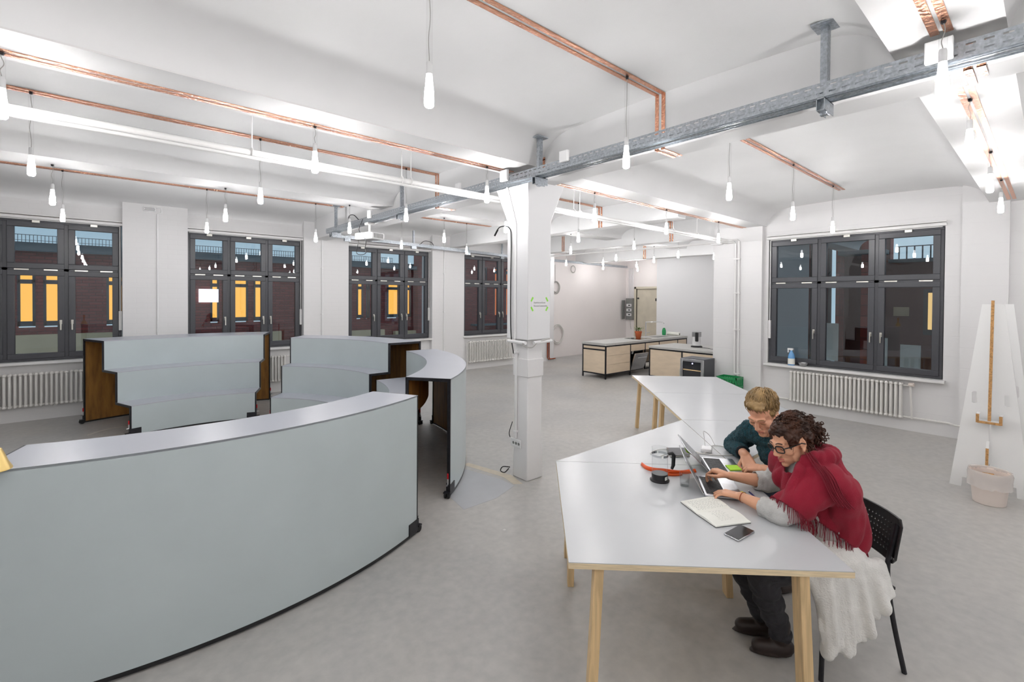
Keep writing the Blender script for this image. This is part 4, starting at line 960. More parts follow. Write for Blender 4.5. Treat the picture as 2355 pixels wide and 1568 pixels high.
B((11.42, 10.95, 2.36)).tube([(11.42, 10.95, 2.5), (11.40, 10.95, 3.1)], .008).tube(bez([(11.38, 10.95, 2.2), (11.30, 10.95, 1.8), (11.3, 10.95, 1.2)], 5), .008).out('lead', 'cable_grey', c1, True)
coil('lower coil of white hose hanging on the far wall', (11.52, 10.95, .78), .3, 9, 'cable_white')
c3 = coil('small dangling wire loop high on the far wall', (12.3, 10.96, 2.98), .12, 2)
for x, lb in ((10.58, 'left copper pipe at the wall corner beyond the column'), (10.65, 'right copper pipe at the wall corner beyond the column')):
    t = thing('copper_pipe', lb, 'pipe', (x, 10.46, 0))
    B((x, 10.46, 0)).tube([(x, 10.46, 1.6), (x, 10.46, .12), (x+.04, 10.46, .06), (x+.3, 10.48, .06)], .018, 8).out('pipe', 'copper_pipe', t, True)

# ================================================================== white board easels and bin at the right
def easel(label, xb, yc, full=True):
    t = thing('display_easel', label, 'easel', (xb, yc, 0)); o = (xb, yc, 0); H = 1.96; lean = .2
    def P(y, z, d=0.): return V((xb+lean*z/H+d, yc+y, z))
    hb, ht, th = .30, .085, .028
    for s in (-1, 1):
        poly = [(s*.006, .10), (s*(.20), .10), (s*(.205), .0), (s*hb, .0), (s*ht, H), (s*.006, H)]
        # panel half with an oval hand hole: two strips around it
        cz, cyh = .96, s*.122
        hol = [(cyh+.022*math.cos(a), cz+(.045 if math.sin(a) > 0 else -.045)+.022*math.sin(a)) for a in [2*PI*i/16+.001 for i in range(16)]]
        me = bmesh.new(); ov = [me.verts.new(P(*p)) for p in poly]; hv = [me.verts.new(P(*p)) for p in hol]
        for L in (ov, hv):
            for i in range(len(L)): me.edges.new((L[i], L[(i+1) % len(L)]))
        bmesh.ops.triangle_fill(me, edges=me.edges[:], use_beauty=True)
        hs_ = set(hv); bmesh.ops.delete(me, geom=[f for f in me.faces if all(v in hs_ for v in f.verts)], context='FACES_ONLY')
        r = bmesh.ops.extrude_face_region(me, geom=me.faces[:])
        for v in r['geom']:
            if isinstance(v, bmesh.types.BMVert): v.co += V((th, 0, 0))
        for v in me.verts: v.co -= V(o)
        bmesh.ops.recalc_face_normals(me, faces=me.faces[:])
        m2 = bpy.data.meshes.new('panel'); me.to_mesh(m2); me.free(); link('panel', m2, 'honeycomb_white', t)
    if full:
        b = B(o); fin = [P(0, 2.0), P(0, .72), P(0, .72, -.11), P(0, 2.0, -.06)]; b.extr([p+V((0, -.012, 0)) for p in fin], (0, .024, 0)); b.out('fin', 'honeycomb_white', t)
        b = B(o); b.extr([P(-.0125, 2.001, -.0605), P(.0125, 2.001, -.0605), P(.0125, .72, -.1105), P(-.0125, .72, -.1105)], (-.004, 0, 0)); b.out('fin_edge', 'cardboard', t)
        b = B(o); b.obox(P(0, .735, -.085), V((.0, .085, 0)), V((.06, 0, 0)), V((0, 0, .012))); b.obox(P(-.085, .77, -.085), V((0, .012, 0)), V((.06, 0, 0)), V((0, 0, .045))); b.obox(P(.085, .77, -.085), V((0, .012, 0)), V((.06, 0, 0)), V((0, 0, .045))); b.out('ledge', 'honeycomb_white', t)
        b = B(o); b.obox(P(0, .735, -.147), V((.0, .0855, 0)), V((.003, 0, 0)), V((0, 0, .012))); b.obox(P(-.085, .77, -.147), V((0, .0125, 0)), V((.003, 0, 0)), V((0, 0, .0455))); b.obox(P(.085, .77, -.147), V((0, .0125, 0)), V((.003, 0, 0)), V((0, 0, .0455))); b.out('ledge_edge', 'cardboard', t)
        b = B(o); b.extr([P(0, .52), P(0, .14), P(0, .14, -.09), P(0, .46, -.075)], (0, .022, 0)); b.out('foot_fin', 'honeycomb_white', t)
        b = B(o); b.extr([P(-.0005, .46, -.076), P(.0225, .46, -.076), P(.0225, .14, -.091), P(-.0005, .14, -.091)], (-.004, 0, 0)); b.out('foot_fin_edge', 'cardboard', t)
    return t
easel('white A-shaped cardboard easel at the right edge', 6.98, .43)
easel('second cardboard easel standing shaded behind the first', 7.75, .395, False)
bn = thing('waste_bin', 'round white waste bin with a plastic bag in front of the easel', 'bin', (6.62, .40, 0)); bo = (6.62, .40, 0)
B(bo).lathe(bo, [(.115, 0), (.12, .005), (.152, .31), (.156, .31), (.156, .3), (.148, .298), (.117, .015), (.001, .012)], 24).out('bucket', 'bin_plastic', bn, True)
random.seed(5); b = B(bo); vs = []; fs = []; n = 40
for j, (r, z) in enumerate(((.146, .2), (.150, .32), (.158, .325), (.164, .29), (.160, .23), (.166, .17))):
    for i in range(n): a = 2*PI*i/n; rr = r*(1+.02*math.sin(5*a+j)+random.uniform(-.012, .012)); vs.append(V(bo)+V((rr*math.cos(a), rr*math.sin(a), z+random.uniform(-.01, .01)*(1 if j > 2 else .3))))
for j in range(5): fs += [(j*n+i, j*n+(i+1) % n, (j+1)*n+(i+1) % n, (j+1)*n+i) for i in range(n)]
b.add(vs, fs); b.out('bag', 'bag_plastic', bn, True)
random.seed(6); b = B(bo)
for i in range(9): a = random.random()*6.28; b.obox(V(bo)+V((.07*math.cos(a), .07*math.sin(a), .22+.02*(i % 3))), V((.05, .02, .01)), V((-.01, .04, .0)), V((0, .0, .012)))
b.out('scrap_cardboard', 'cardboard', bn)

# ================================================================== things on the right window sill
sb = thing('spray_bottle', 'blue glass-cleaner spray bottle on the right window sill', 'bottle', (9.25, 3.06, .83)); so_ = (9.25, 3.06, .83)
B(so_).lathe(so_, [(.05, 0), (.055, .01), (.055, .15), (.04, .2), (.02, .245), (.018, .27)], 16).out('body', 'spray_blue', sb, True)
B(so_).lathe((9.25, 3.06, .85), [(.056, 0), (.056, .1)], 16).out('label', 'paper', sb, True)
B(so_).box(9.23, 9.27, 3.03, 3.12, 1.10, 1.13).box(9.235, 9.265, 3.10, 3.12, 1.05, 1.11).cyl((9.25, 3.06, 1.09), (9.25, 3.06, 1.11), .022).out('trigger', 'white_plastic', sb, bev=.004)
sw = tag(B((9.24, 2.87, .83)).lathe((9.24, 2.87, .83), [(.035, 0), (.055, .02), (.075, .06), (.078, .062), (.072, .06), (.05, .022), (.001, .012)], 20).out('steel_bowl', 'steel', None, True), 'small steel bowl beside the blue spray bottle', 'bowl'); sw.location = (9.24, 2.87, .83)

# ================================================================== things on the near table
def sit(name, label, cat, c): return thing(name, label, cat, c)
p = (2.793, 1.707, T); fpz = sit('french_press', 'glass coffee press with black base and handle on the near table', 'coffee press', p)
B(p).lathe(p, [(.062, 0), (.063, .008), (.052, .014), (.052, .05), (.001, .051)], 28).out('base', 'black_plastic', fpz, True)
B(p).lathe(p, [(.0505, .052), (.0515, .06), (.0515, .212), (.0535, .22)], 28).out('beaker', 'clear_glass', fpz, True)
B(p).lathe(p, [(.0525, .165), (.0535, .165), (.0535, .18), (.0525, .18)], 28, None, True).out('collar', 'chrome', fpz, True)
for dx in (0,):
    hd = V((.80, -.6, 0)).normalized(); pv = V(p)
    B(p).tube([pv+hd*.053+V((0, 0, .175)), pv+hd*.085+V((0, 0, .18)), pv+hd*.095+V((0, 0, .165)), pv+hd*.092+V((0, 0, .1)), pv+hd*.082+V((0, 0, .075))], [.009, .011, .013, .012, .009], 8).out('handle', 'black_plastic', fpz, True)
B(p).box(p[0]-.022, p[0]+.0, p[1]-.056, p[1]-.052, T+.02, T+.04).out('label', 'paper', fpz)
p = (2.839, 1.555, T); gl = sit('drinking_glass', 'small clear glass in front of the coffee press', 'glass', p)
B(p).lathe(p, [(.026, 0), (.027, .002), (.0325, .088), (.031, .088), (.0255, .014), (.001, .012)], 20).out('tumbler', 'clear_glass', gl, True)
# orange strap: a ribbon standing on edge in loops
st = sit('orange_strap', 'orange plastic strap lying in loops behind the coffee press', 'strap', (2.95, 1.78, T))
b = B((2.95, 1.78, T)); pts = bez([(2.945, 1.955, 0), (2.895, 1.88, 0), (2.90, 1.815, 0), (2.945, 1.77, 0), (2.985, 1.725, 0), (3.02, 1.69, 0), (2.99, 1.655, 0), (2.93, 1.685, 0), (2.91, 1.72, 0), (2.95, 1.72, 0), (3.02, 1.66, 0), (3.08, 1.63, 0), (3.12, 1.62, 0)], 6)
vs = []; n = len(pts)
for i, q_ in enumerate(pts):
    t_ = i/(n-1); h = .02+.006*math.sin(9*t_); lean_ = .5*math.sin(7*t_+1)
    d_ = (pts[min(i+1, n-1)]-pts[max(i-1, 0)]).normalized(); sd = V((-d_.y, d_.x, 0))
    vs += [V((q_.x, q_.y, T+.001)), V((q_.x, q_.y, T+.001))+sd*lean_*h+V((0, 0, h))]
b.add(vs, [(2*i, 2*i+2, 2*i+3, 2*i+1) for i in range(n-1)]); ob = b.out('ribbon', 'orange_strap', st, True); solid(ob, .002)
# laptops
def laptop(label, hf, hn, v, name='laptop', note=False):
    hf, hn, v = V(hf), V(hn), V(v); hf.z = hn.z = T+.018; mid = (hf+hn)/2
    t = thing(name, label, 'laptop', (mid.x, mid.y, T)); o = (mid.x, mid.y, T)
    d = (hn-hf); W = d.length; d = d/W; fr = V((-d.y, d.x, 0))
    if fr.dot(v) > 0: fr = -fr
    D = .225
    c = mid+fr*(D/2+.004); c.z = T+.0085
    B(o).obox(c, d*W/2, fr*D/2, V((0, 0, .0075))).out('base', 'aluminium', t, bev=.004)
    kc = mid+fr*.075; kc.z = T+.0163
    kb = B(o).obox(kc, d*(W/2-.022), fr*.056, V((0, 0, .0004))).out('keyboard', 'key_black', t)
    kk = B(o); nx = 13
    for r in range(5):
        for i in range(nx):
            q_ = kc+d*((i-(nx-1)/2)*(W-.05)/nx)+fr*((r-2)*.0215); kk.obox(q_+V((0, 0, .0012)), d*((W-.05)/nx*.42), fr*.0088, V((0, 0, .0008)))
    kk.out('keys', 'key_black', kb)
    tc_ = mid+fr*.175; tc_.z = T+.0163; B(o).obox(tc_, d*.052, fr*.034, V((0, 0, .0003))).out('trackpad', 'steel', t)
    vn = v.normalized(); L = .225; nn = d.cross(vn).normalized()
    if nn.dot(fr) > 0: nn = -nn       # away from the user
    ld = B(o).obox(mid+vn*(L/2)+nn*.002, d*W/2, vn*L/2, nn*.0035).out('lid', 'aluminium', t, bev=.003)
    B(o).obox(mid+vn*(L/2)-nn*.0017, d*(W/2-.008), vn*(L/2-.012), nn*.0004).out('screen', 'screen_dark', ld)
    if note: B(o).extr([mid-d*.09+vn*.09+nn*.006, mid+d*.02+vn*.075+nn*.006, mid+d*.03+vn*.15+nn*.03, mid-d*.07+vn*.165+nn*.022], nn*.001).out('green_note', 'note_green', ld)
    cyl_ = B(o).cyl(hf+d*.03, hn-d*.03, .006, n=8); cyl_.out('hinge', 'dark_steel', t, True)
    return t
laptop('silver laptop under the hands of the woman in the shawl', (3.031, 1.58, 0), (2.764, 1.386, 0), (-.077, .085, .21))
laptop('second silver laptop with a green note stuck to its lid', (3.407, 1.744, 0), (3.158, 1.551, 0), (-.108, .138, .175), 'laptop', True)
# notebook with handwriting
nb = sit('notebook', 'open white notebook with handwritten notes beside the phone', 'notebook', (2.625, 1.25, T)); no = (2.625, 1.25, T)
Pn = [V((2.585, 1.44, 0)), V((2.81, 1.352, 0)), V((2.635, 1.058, 0)), V((2.441, 1.157, 0)), V((2.507, 1.299, 0)), V((2.722, 1.205, 0))]
def page(a, b_, c, d, nm, hz):
    b = B(no); n = 10; vs = []
    for i in range(n+1):
        t_ = i/n; z = T+.006+hz*(math.sin(PI*min(1, t_*1.15))**.7 if t_ < .87 else .25)*(.9)+.002
        l, r = a.lerp(d, t_), b_.lerp(c, t_); vs += [V((l.x, l.y, z)), V((r.x, r.y, z)), V((l.x, l.y, T+.004)), V((r.x, r.y, T+.004))]
    fs = []
    for i in range(n): k = i*4; fs += [(k, k+4, k+5, k+1), (k+2, k+3, k+7, k+6), (k, k+2, k+6, k+4), (k+1, k+5, k+7, k+3)]
    fs += [(0, 1, 3, 2), (n*4, n*4+2, n*4+3, n*4+1)]
    b.add(vs, fs); return b.out(nm, 'paper', nb)
page(Pn[4], Pn[5], Pn[1], Pn[0], 'left_page', .006); page(Pn[4], Pn[5], Pn[2], Pn[3], 'right_page', .010)
B(no).prism([(q_.x, q_.y) for q_ in (Pn[0], Pn[1], Pn[5], Pn[2], Pn[3], Pn[4])], T+.0005, T+.0038).out('cover', 'black_plastic', nb)
random.seed(11); b = B(no)
def scribble(a, b_, c, d, rows, z, u0, u1):
    for r in range(rows):
        t_ = .14+.72*r/rows; uu = u0+random.uniform(0, .06)
        while uu < u1-random.uniform(0, .15):
            L = random.uniform(.03, .09); pts = []
            for k in range(7):
                u_ = uu+L*k/6; v_ = t_+random.uniform(-.018, .018); p_ = a.lerp(b_, u_).lerp(d.lerp(c, u_), v_); pts.append(V((p_.x, p_.y, z)))
            b.tube(pts, .00034, 3); uu += L+.03
scribble(Pn[4], Pn[5], Pn[1], Pn[0], 11, T+.0142, .08, .95); scribble(Pn[4], Pn[5], Pn[2], Pn[3], 8, T+.0178, .25, .7)
b.out('handwriting', 'grey_box', nb)['kind'] = 'stuff'
# phone, pen, notes, black notebook, charger
ph = sit('phone', 'black phone lying face up near the table edge', 'phone', (2.474, 1.05, T)); po = (2.474, 1.05, T)
ca, cb = V((2.562, 1.082, 0))-V((2.401, 1.096, 0)), V((2.386, 1.015, 0))-V((2.401, 1.096, 0)); pc = V((2.474, 1.05, T+.005))
B(po).obox(pc, ca/2, cb/2, V((0, 0, .0042))).out('body', 'chrome', ph, bev=.003)
B(po).obox(pc+V((0, 0, .0044)), ca*.485, cb*.475, V((0, 0, .0006))).out('screen', 'phone_glass', ph)
pe = sit('pen', 'dark blue ballpoint pen beside the sleeve of the woman', 'pen', (3.0, 1.2, T)); eo = (3.0, 1.2, T)
a, c = V((3.055, 1.244, T+.006)), V((2.965, 1.151, T+.006)); B(eo).tube([a, a.lerp(c, .08), a.lerp(c, .1), c], [.001, .004, .0052, .005], 8).out('barrel', 'pen_blue', pe, True)
B(eo).tube([a+(a-c)*.03, a], [.0006, .0012], 6).out('tip', 'chrome', pe, True)
q4 = [V((3.361, 1.53, 0)), V((3.425, 1.477, 0)), V((3.362, 1.415, 0)), V((3.291, 1.463, 0))]
gn = sit('sticky_note_pad', 'green sticky note pad beside the second laptop', 'note pad', (3.36, 1.47, T)); B((3.36, 1.47, T)).prism([(q_.x, q_.y) for q_ in q4], T+.016, T+.022).out('notes', 'note_green', gn)
B((3.36, 1.47, T)).prism([(q_.x, q_.y) for q_ in q4], T+.0, T+.0159).out('pad_stack', 'paper', gn)
q5 = [V((2.955, 1.315, 0)), V((3.03, 1.27, 0)), V((3.0, 1.22, 0)), V((2.925, 1.265, 0))]
tag(B((2.977, 1.267, T)).prism([(q_.x, q_.y) for q_ in q5], T+.0005, T+.003).out('sticky_note', 'note_yellow'), 'yellow sticky note under the wrist of the woman', 'note').location = (2.977, 1.267, T)
bk = sit('closed_notebook', 'closed black notebook behind the coffee press', 'notebook', (3.4, 1.91, T)); ko = (3.4, 1.91, T)
q6 = [(3.407, 2.026), (3.538, 1.917), (3.392, 1.815), (3.254, 1.897)]
B(ko).prism(q6, T+.013, T+.0155).prism(q6, T+.0005, T+.003).out('cover', 'dark_steel', bk)
cq = V((3.398, 1.914, 0)); B(ko).prism([tuple((V((x, y, 0))-cq)*.97+cq)[:2] for x, y in q6], T+.003, T+.013).out('pages', 'paper', bk)
ch = sit('laptop_charger', 'white laptop charger with coiled cables in the table middle', 'charger', (3.61, 1.79, T)); ho = (3.61, 1.79, T)
B(ho).obox((3.612, 1.795, T+.017), (.045, .02, 0), (-.02, .036, 0), (0, 0, .015)).out('brick', 'white_plastic', ch, bev=.008)
B(ho).tube(bez([(3.57, 1.77, T+.01), (3.5, 1.80, T+.006), (3.46, 1.95, T+.006), (3.36, 2.05, T+.006), (3.22, 2.05, T+.006), (3.2, 1.97, T+.006), (3.26, 1.93, T+.02)], 8), .004).out('cable', 'cable_white', ch, True)
B(ho).tube(bez([(3.64, 1.81, T+.01), (3.75, 1.82, T+.01), (3.82, 1.75, T+.006), (3.76, 1.63, T+.006), (3.66, 1.62, T+.006), (3.56, 1.70, T+.006), (3.52, 1.83, T+.006), (3.62, 1.98, T+.006), (3.72, 2.02, T+.006)], 8), .004).out('cable', 'cable_white', ch, True)
B(ho).tube(bez([(3.66, 1.83, T+.02), (3.70, 1.86, T+.08), (3.73, 1.88, T+.12), (3.79, 1.86, T+.08), (3.76, 1.80, T+.02)], 7), .002).out('cable', 'cable_grey', ch, True)
# ================================================================== chair with perforated back
def make_chair(label, rear, front, side_n, group):
    """rear / front: feet on one side; side_n points to the other side"""
    rear, front = V((*rear, 0)), V((*front, 0)); F = (front-rear).normalized(); N = V((*side_n, 0)).normalized(); Wd = .43
    cen = (rear+front)/2+N*Wd/2; t = thing('chair', label, 'chair', (cen.x, cen.y, 0), 0, group); o = (cen.x, cen.y, 0)
    D = (front-rear).length
    for s in (0, 1):
        r, f = rear+N*Wd*s, front+N*Wd*s
        inw = N*(.015 if s == 0 else -.015)
        b = B(o); b.tube(bez([r+V((0, 0, 0)), r+F*.05+inw+V((0, 0, .25)), r+F*.085+inw+V((0, 0, .44)), r+F*.095+inw+V((0, 0, .58)), r+F*.075+inw+V((0, 0, .66)), r+F*.04+inw+V((0, 0, .80))], 5), .0125, 8); b.out('leg', 'dark_steel', t, True)
        b = B(o); b.tube([f, f-F*.02+inw+V((0, 0, .30)), f-F*.03+inw+V((0, 0, .455))], .0125, 8); b.out('leg', 'dark_steel', t, True)
        b = B(o); b.tube([r+F*.085+inw+V((0, 0, .45)), f-F*.03+inw+V((0, 0, .455))], .0115, 8); b.out('side_rail', 'dark_steel', t, True)
    b = B(o); b.tube([rear+F*.08+V((0, 0, .43)), rear+F*.08+N*Wd+V((0, 0, .43))], .010, 8).tube([front-F*.03+V((0, 0, .445)), front-F*.03+N*Wd+V((0, 0, .445))], .010, 8); b.out('crossbar', 'dark_steel', t, True)
    # seat: shallow dished pad
    b = B(o); n = 8; vs = []
    for i in range(n+1):
        for j in range(n+1):
            u_, v_ = i/n, j/n; p_ = rear+F*(.07+(D-.06)*u_)+N*(Wd*(-.02+1.04*v_)); z = .468-.012*math.sin(PI*u_)*math.sin(PI*v_)-.012*max(0, u_-.8)*5*.5; vs.append(V((p_.x, p_.y, z)))
    b.add(vs, [(i*(n+1)+j, (i+1)*(n+1)+j, (i+1)*(n+1)+j+1, i*(n+1)+j+1) for i in range(n) for j in range(n)]); s_ = b.out('seat', 'black_plastic', t, True); solid(s_, .014)
    # backrest: bowed panel with rows of holes
    b = B(o); nu, nv = 20, 8
    def Pb(u_, v_):
        q_ = rear+F*(.075-.045*v_-.045*(4*(u_-.5)**2-1)*-1*-.0)+N*(Wd*(-.045+1.09*u_)); bow = -.05*(1-(2*u_-1)**2); q_ = q_+F*(bow+.015); return V((q_.x, q_.y, .60+.225*v_))
    for i in range(nu):
        for j in range(nv):
            if i in (0, nu-1) and j in (0, nv-1): continue
            c = [Pb((i+a)/nu, (j+d)/nv) for a, d in ((0, 0), (1, 0), (1, 1), (0, 1))]
            if 1 <= i < nu-1 and 1 <= j < nv-1:
                h = [Pb((i+.5+a)/nu, (j+.5+d)/nv) for a, d in ((-.28, -.22), (.28, -.22), (.0, .30))]
                b.add(c+h, [(0, 1, 5, 4), (1, 2, 6, 5), (2, 3, 6), (3, 0, 4, 6)])
            else: b.add(c, [(0, 1, 2, 3)])
    k = b.out('backrest', 'black_plastic', t); solid(k, .007)
    rim = [Pb(a, d) for a, d in ([(.05+.9*i/12, 1) for i in range(13)]+[(1, .88), (1, .5), (1, .12)]+[(.95-.9*i/12, 0) for i in range(13)]+[(0, .12), (0, .5), (0, .88)])]
    B(o).tube(rim, .007, 6, True).out('back_rim', 'black_plastic', t, True)
    return t
make_chair('black chair with perforated back under the woman in the shawl', (3.239, .502), (2.84, .778), (.569, .823), None)
st_ = thing('stool', 'low black stool under the man in the green sweater', 'stool', (3.97, 1.1, 0)); so_ = (3.97, 1.1, 0)
B(so_).lathe((3.97, 1.1, .42), [(.15, 0), (.165, .01), (.165, .03), (.15, .04), (.001, .042)], 20).out('seat', 'black_plastic', st_, True)
for a in (0, 1, 2, 3): B(so_).cyl((3.97+.1*math.cos(a*PI/2+.6), 1.1+.1*math.sin(a*PI/2+.6), .42), (3.97+.16*math.cos(a*PI/2+.6), 1.1+.16*math.sin(a*PI/2+.6), 0), .013, n=8).out('leg', 'dark_steel', st_, True)

# ================================================================== people
def organic(b, name, voxel, m, parent=None, smooth=4, post=None, keep=None, thick=0.):
    """fuse overlapping closed shapes into ONE continuous smooth surface"""
    me = b.mesh(name); ob = bpy.data.objects.new(name, me); COL.objects.link(ob)
    r = ob.modifiers.new('fuse', 'REMESH'); r.mode = 'VOXEL'; r.voxel_size = voxel
    s = ob.modifiers.new('smooth', 'SMOOTH'); s.factor = .5; s.iterations = smooth
    bpy.context.view_layer.update()
    m2 = bpy.data.meshes.new_from_object(ob.evaluated_get(bpy.context.evaluated_depsgraph_get()))
    bpy.data.objects.remove(ob); bpy.data.meshes.remove(me)
    if post:
        m2.update(); nr = [v.normal.copy() for v in m2.vertices]
        for v, nn in zip(m2.vertices, nr): v.co = post(v.co+b.o, nn)-b.o
    if keep:
        bm = bmesh.new(); bm.from_mesh(m2)
        bmesh.ops.delete(bm, geom=[f for f in bm.faces if not keep(f.calc_center_median()+b.o)], context='FACES')
        bmesh.ops.delete(bm, geom=[v for v in bm.verts if not v.link_faces], context='VERTS')
        bm.to_mesh(m2); bm.free()
    m2.name = name; m2.materials.clear()
    o = link(name, m2, m, parent, True, 0., 180)
    m2.shade_smooth()
    if thick: q_ = o.modifiers.new('sheet', 'SOLIDIFY'); q_.thickness = thick; q_.offset = 1
    return o
def basis(f, up=(0, 0, 1), roll=0.):
    f = V(f).normalized(); l = V(up).cross(f).normalized(); u_ = f.cross(l)
    if roll: l, u_ = l*math.cos(roll)+u_*math.sin(roll), -l*math.sin(roll)+u_*math.cos(roll)
    return Matrix((f, l, u_)).transposed()
def head_parts(b, c, R, s, male=False):
    """cranium, jaw, cheekbones, brow, nose, lips, chin, ears in the head frame (x forward, y left, z up)"""
    c = V(c); P = lambda x, y, z: c+R @ (V((x, y, z))*s)
    E = lambda p, r, RR=R: b.ell(P(*p), tuple(q*s for q in r), RR, 20)
    K = lambda p, q, r0, r1=None: b.cap(P(*p), P(*q), r0*s, (r1 or r0)*s, 12)
    E((-.012, 0, .03), (.099, .077, .098)); E((.03, 0, -.03), (.066, .061, .088)); E((.045, 0, -.075), (.05, .046, .045))
    E((.074, 0, -.108), (.024, .026 if male else .022, .02))
    for k in (-1, 1):
        E((.058, .043*k, -.028), (.030, .024, .026)); K((.084, .044*k, .020), (.096, .012*k, .018), .011, .012)
        E((.0785, .032*k, -.004), (.0135, .018, .0125)); E((.108, .0125*k, -.043), (.011, .009, .009)); E((.03, .052*k, -.075), (.03, .014, .03))
        E((-.008, .077*k, -.010), (.018, .006, .029)); b.tube([P(-.008+.018*math.cos(a), .081*k, -.008+.029*math.sin(a)) for a in [i*.5 for i in range(0, 10)]], .0058*s, 6)
        E((.0, .082*k, -.04), (.010, .007, .011))
    K((.094, 0, .016), (.112, 0, -.026), .0095, .0125); E((.117, 0, -.034), (.0135, .0135, .0115))
    K((.092, -.019, -.071), (.1025, 0, -.068), .0055, .0075); K((.092, .019, -.071), (.1025, 0, -.068), .0055, .0075)
    K((.089, -.016, -.081), (.099, 0, -.081), .006, .008); K((.089, .016, -.081), (.099, 0, -.081), .006, .008)
    return P
def hand_parts(b, wrist, d, pn, s=1.0, thumb=1, curl=(25, 35, 25), fan=8., first=0., thumb_curl=.5):
    """palm + five fingers; d: wrist to knuckles, pn: back-of-hand normal, thumb = +1 when it lies on the side d x pn"""
    w = V(wrist); d = V(d).normalized(); pn = V(pn); pn = (pn-d*pn.dot(d)).normalized(); sd = d.cross(pn)*thumb
    PL = .092*s; kn = []
    for i, off in enumerate((.031, .011, -.009, -.028)):
        k = w+d*(PL*(1, 1.03, .98, .9)[i])+sd*off*s+pn*.002*s; kn.append(k); b.cap(w+sd*off*.55*s, k, .015*s, .0125*s, 10)
    b.ell(w+d*PL*.55, (.045*s, .040*s, .015*s), Matrix((d, sd, pn)).transposed(), 14)
    b.cap(w+sd*.012*s, w+d*.035*s+sd*.026*s-pn*.006*s, .016*s, .015*s, 10)
    LN = ((.043, .025, .021), (.047, .029, .022), (.044, .027, .022), (.034, .020, .019)); RD = (.0092, .0094, .0090, .0080)
    for i in range(4):
        a = math.radians(fan*(1.2, .4, -.4, -1.3)[i]); dr = (d*math.cos(a)+sd*math.sin(a)); p_ = kn[i]; ang = math.radians(first)
        for j in range(3):
            ang += math.radians(curl[j]+3*i); q_ = p_+(dr*math.cos(ang)-pn*math.sin(ang))*LN[i][j]*s
            b.cap(p_, q_, RD[i]*s*(1-.07*j), RD[i]*s*(.93-.09*j), 10); p_ = q_
    tb = w+d*.03*s+sd*.027*s-pn*.006*s; t1 = tb+(d*.6+sd*.75-pn*.25).normalized()*.040*s; t2 = t1+(d*.93+sd*.15-pn*.4*thumb_curl).normalized()*.030*s; t3 = t2+(d*.95-sd*.1-pn*.5*thumb_curl).normalized()*.023*s
    b.cap(tb, t1, .0145*s, .0115*s, 10).cap(t1, t2, .0112*s, .0102*s, 10).cap(t2, t3, .010*s, .0082*s, 10)
def lash(b, P, k, s): b.tube([P(.0905, (.018+.028*i/6)*k, -.009-.004*math.sin(PI*i/6)) for i in range(7)], .0016*s, 5)

# ---------------------------------------------------------------- woman
WO = (3.13, .83, 0)
hc = V((2.975, .985, 1.19)); hR = basis((-.85, .45, -.34), roll=.08); hs = 1.0
Lsh, Rsh = V((2.955, .795, 1.005)), V((3.165, 1.06, 1.01)); nb_ = V((3.075, .895, 1.045)); chest = V((3.085, .895, .93)); pel = V((3.13, .83, .58))
Lel, Rel = V((2.765, .945, .838)), V((3.19, 1.165, .84)); Lwr, Rwr = V((2.833, 1.20, .838)), V((3.03, 1.352, .868))
Lhip, Rhip, Lkn, Rkn, Lan, Ran = V((3.06, .75, .55)), V((3.17, .90, .55)), V((2.66, 1.02, .535)), V((2.80, 1.20, .535)), V((2.865, .985, .11)), V((2.96, 1.12, .11))
b = B(WO)
hP = head_parts(b, hc, hR, hs)
b.cap(hP(-.03, 0, -.07), nb_, .052, .058); b.cap(nb_, chest, .09, .12).cap(chest, pel, .125, .135)
b.cap(nb_+V((0, 0, -.03)), Lsh, .06, .052).cap(nb_+V((0, 0, -.03)), Rsh, .06, .052)
for s_, e_, w_ in ((Lsh, Lel, Lwr), (Rsh, Rel, Rwr)): b.cap(s_, e_, .050, .041).cap(e_, e_.lerp(w_, .35), .042, .041).cap(e_.lerp(w_, .35), w_, .041, .0255)
for h_, k_, a_ in ((Lhip, Lkn, Lan), (Rhip, Rkn, Ran)): b.cap(h_, k_, .085, .062).cap(k_, k_.lerp(a_, .35), .058, .058).cap(k_.lerp(a_, .35), a_, .058, .036)
hand_parts(b, Lwr, (-.10, .95, -.06), (.05, .1, 1), 1.05, -1 if False else 1, (14, 22, 14), 9, 2)
hand_parts(b, Rwr, (-.12, .88, .10), (.1, .15, 1), 1.05, -1, (38, 42, 20), 8, 12)
wom = organic(b, 'person', .0046, 'skin_w', None, 3)
wom.location = WO
tag(wom, 'woman in a red fringed shawl typing on a laptop at the near table', 'person')
lb = B(WO); lb.cap(hP(.0945, -.019, -.0705), hP(.1055, 0, -.0675), .0042, .0058, 8).cap(hP(.0945, .019, -.0705), hP(.1055, 0, -.0675), .0042, .0058, 8).cap(hP(.092, -.016, -.0815), hP(.1025, 0, -.0815), .0046, .0066, 8).cap(hP(.092, .016, -.0815), hP(.1025, 0, -.0815), .0046, .0066, 8); lb.out('lips', 'lip', wom, True)
eb = B(WO)
for k in (-1, 1): lash(eb, hP, k, hs); eb.tube([hP(.104+.002*math.sin(PI*i/6)-.014*i/6, (.012+.036*i/6)*k, .024+.006*math.sin(PI*i/6)) for i in range(7)], .0028, 5)
eb.out('brows_and_lashes', 'hair_dark', wom, True)
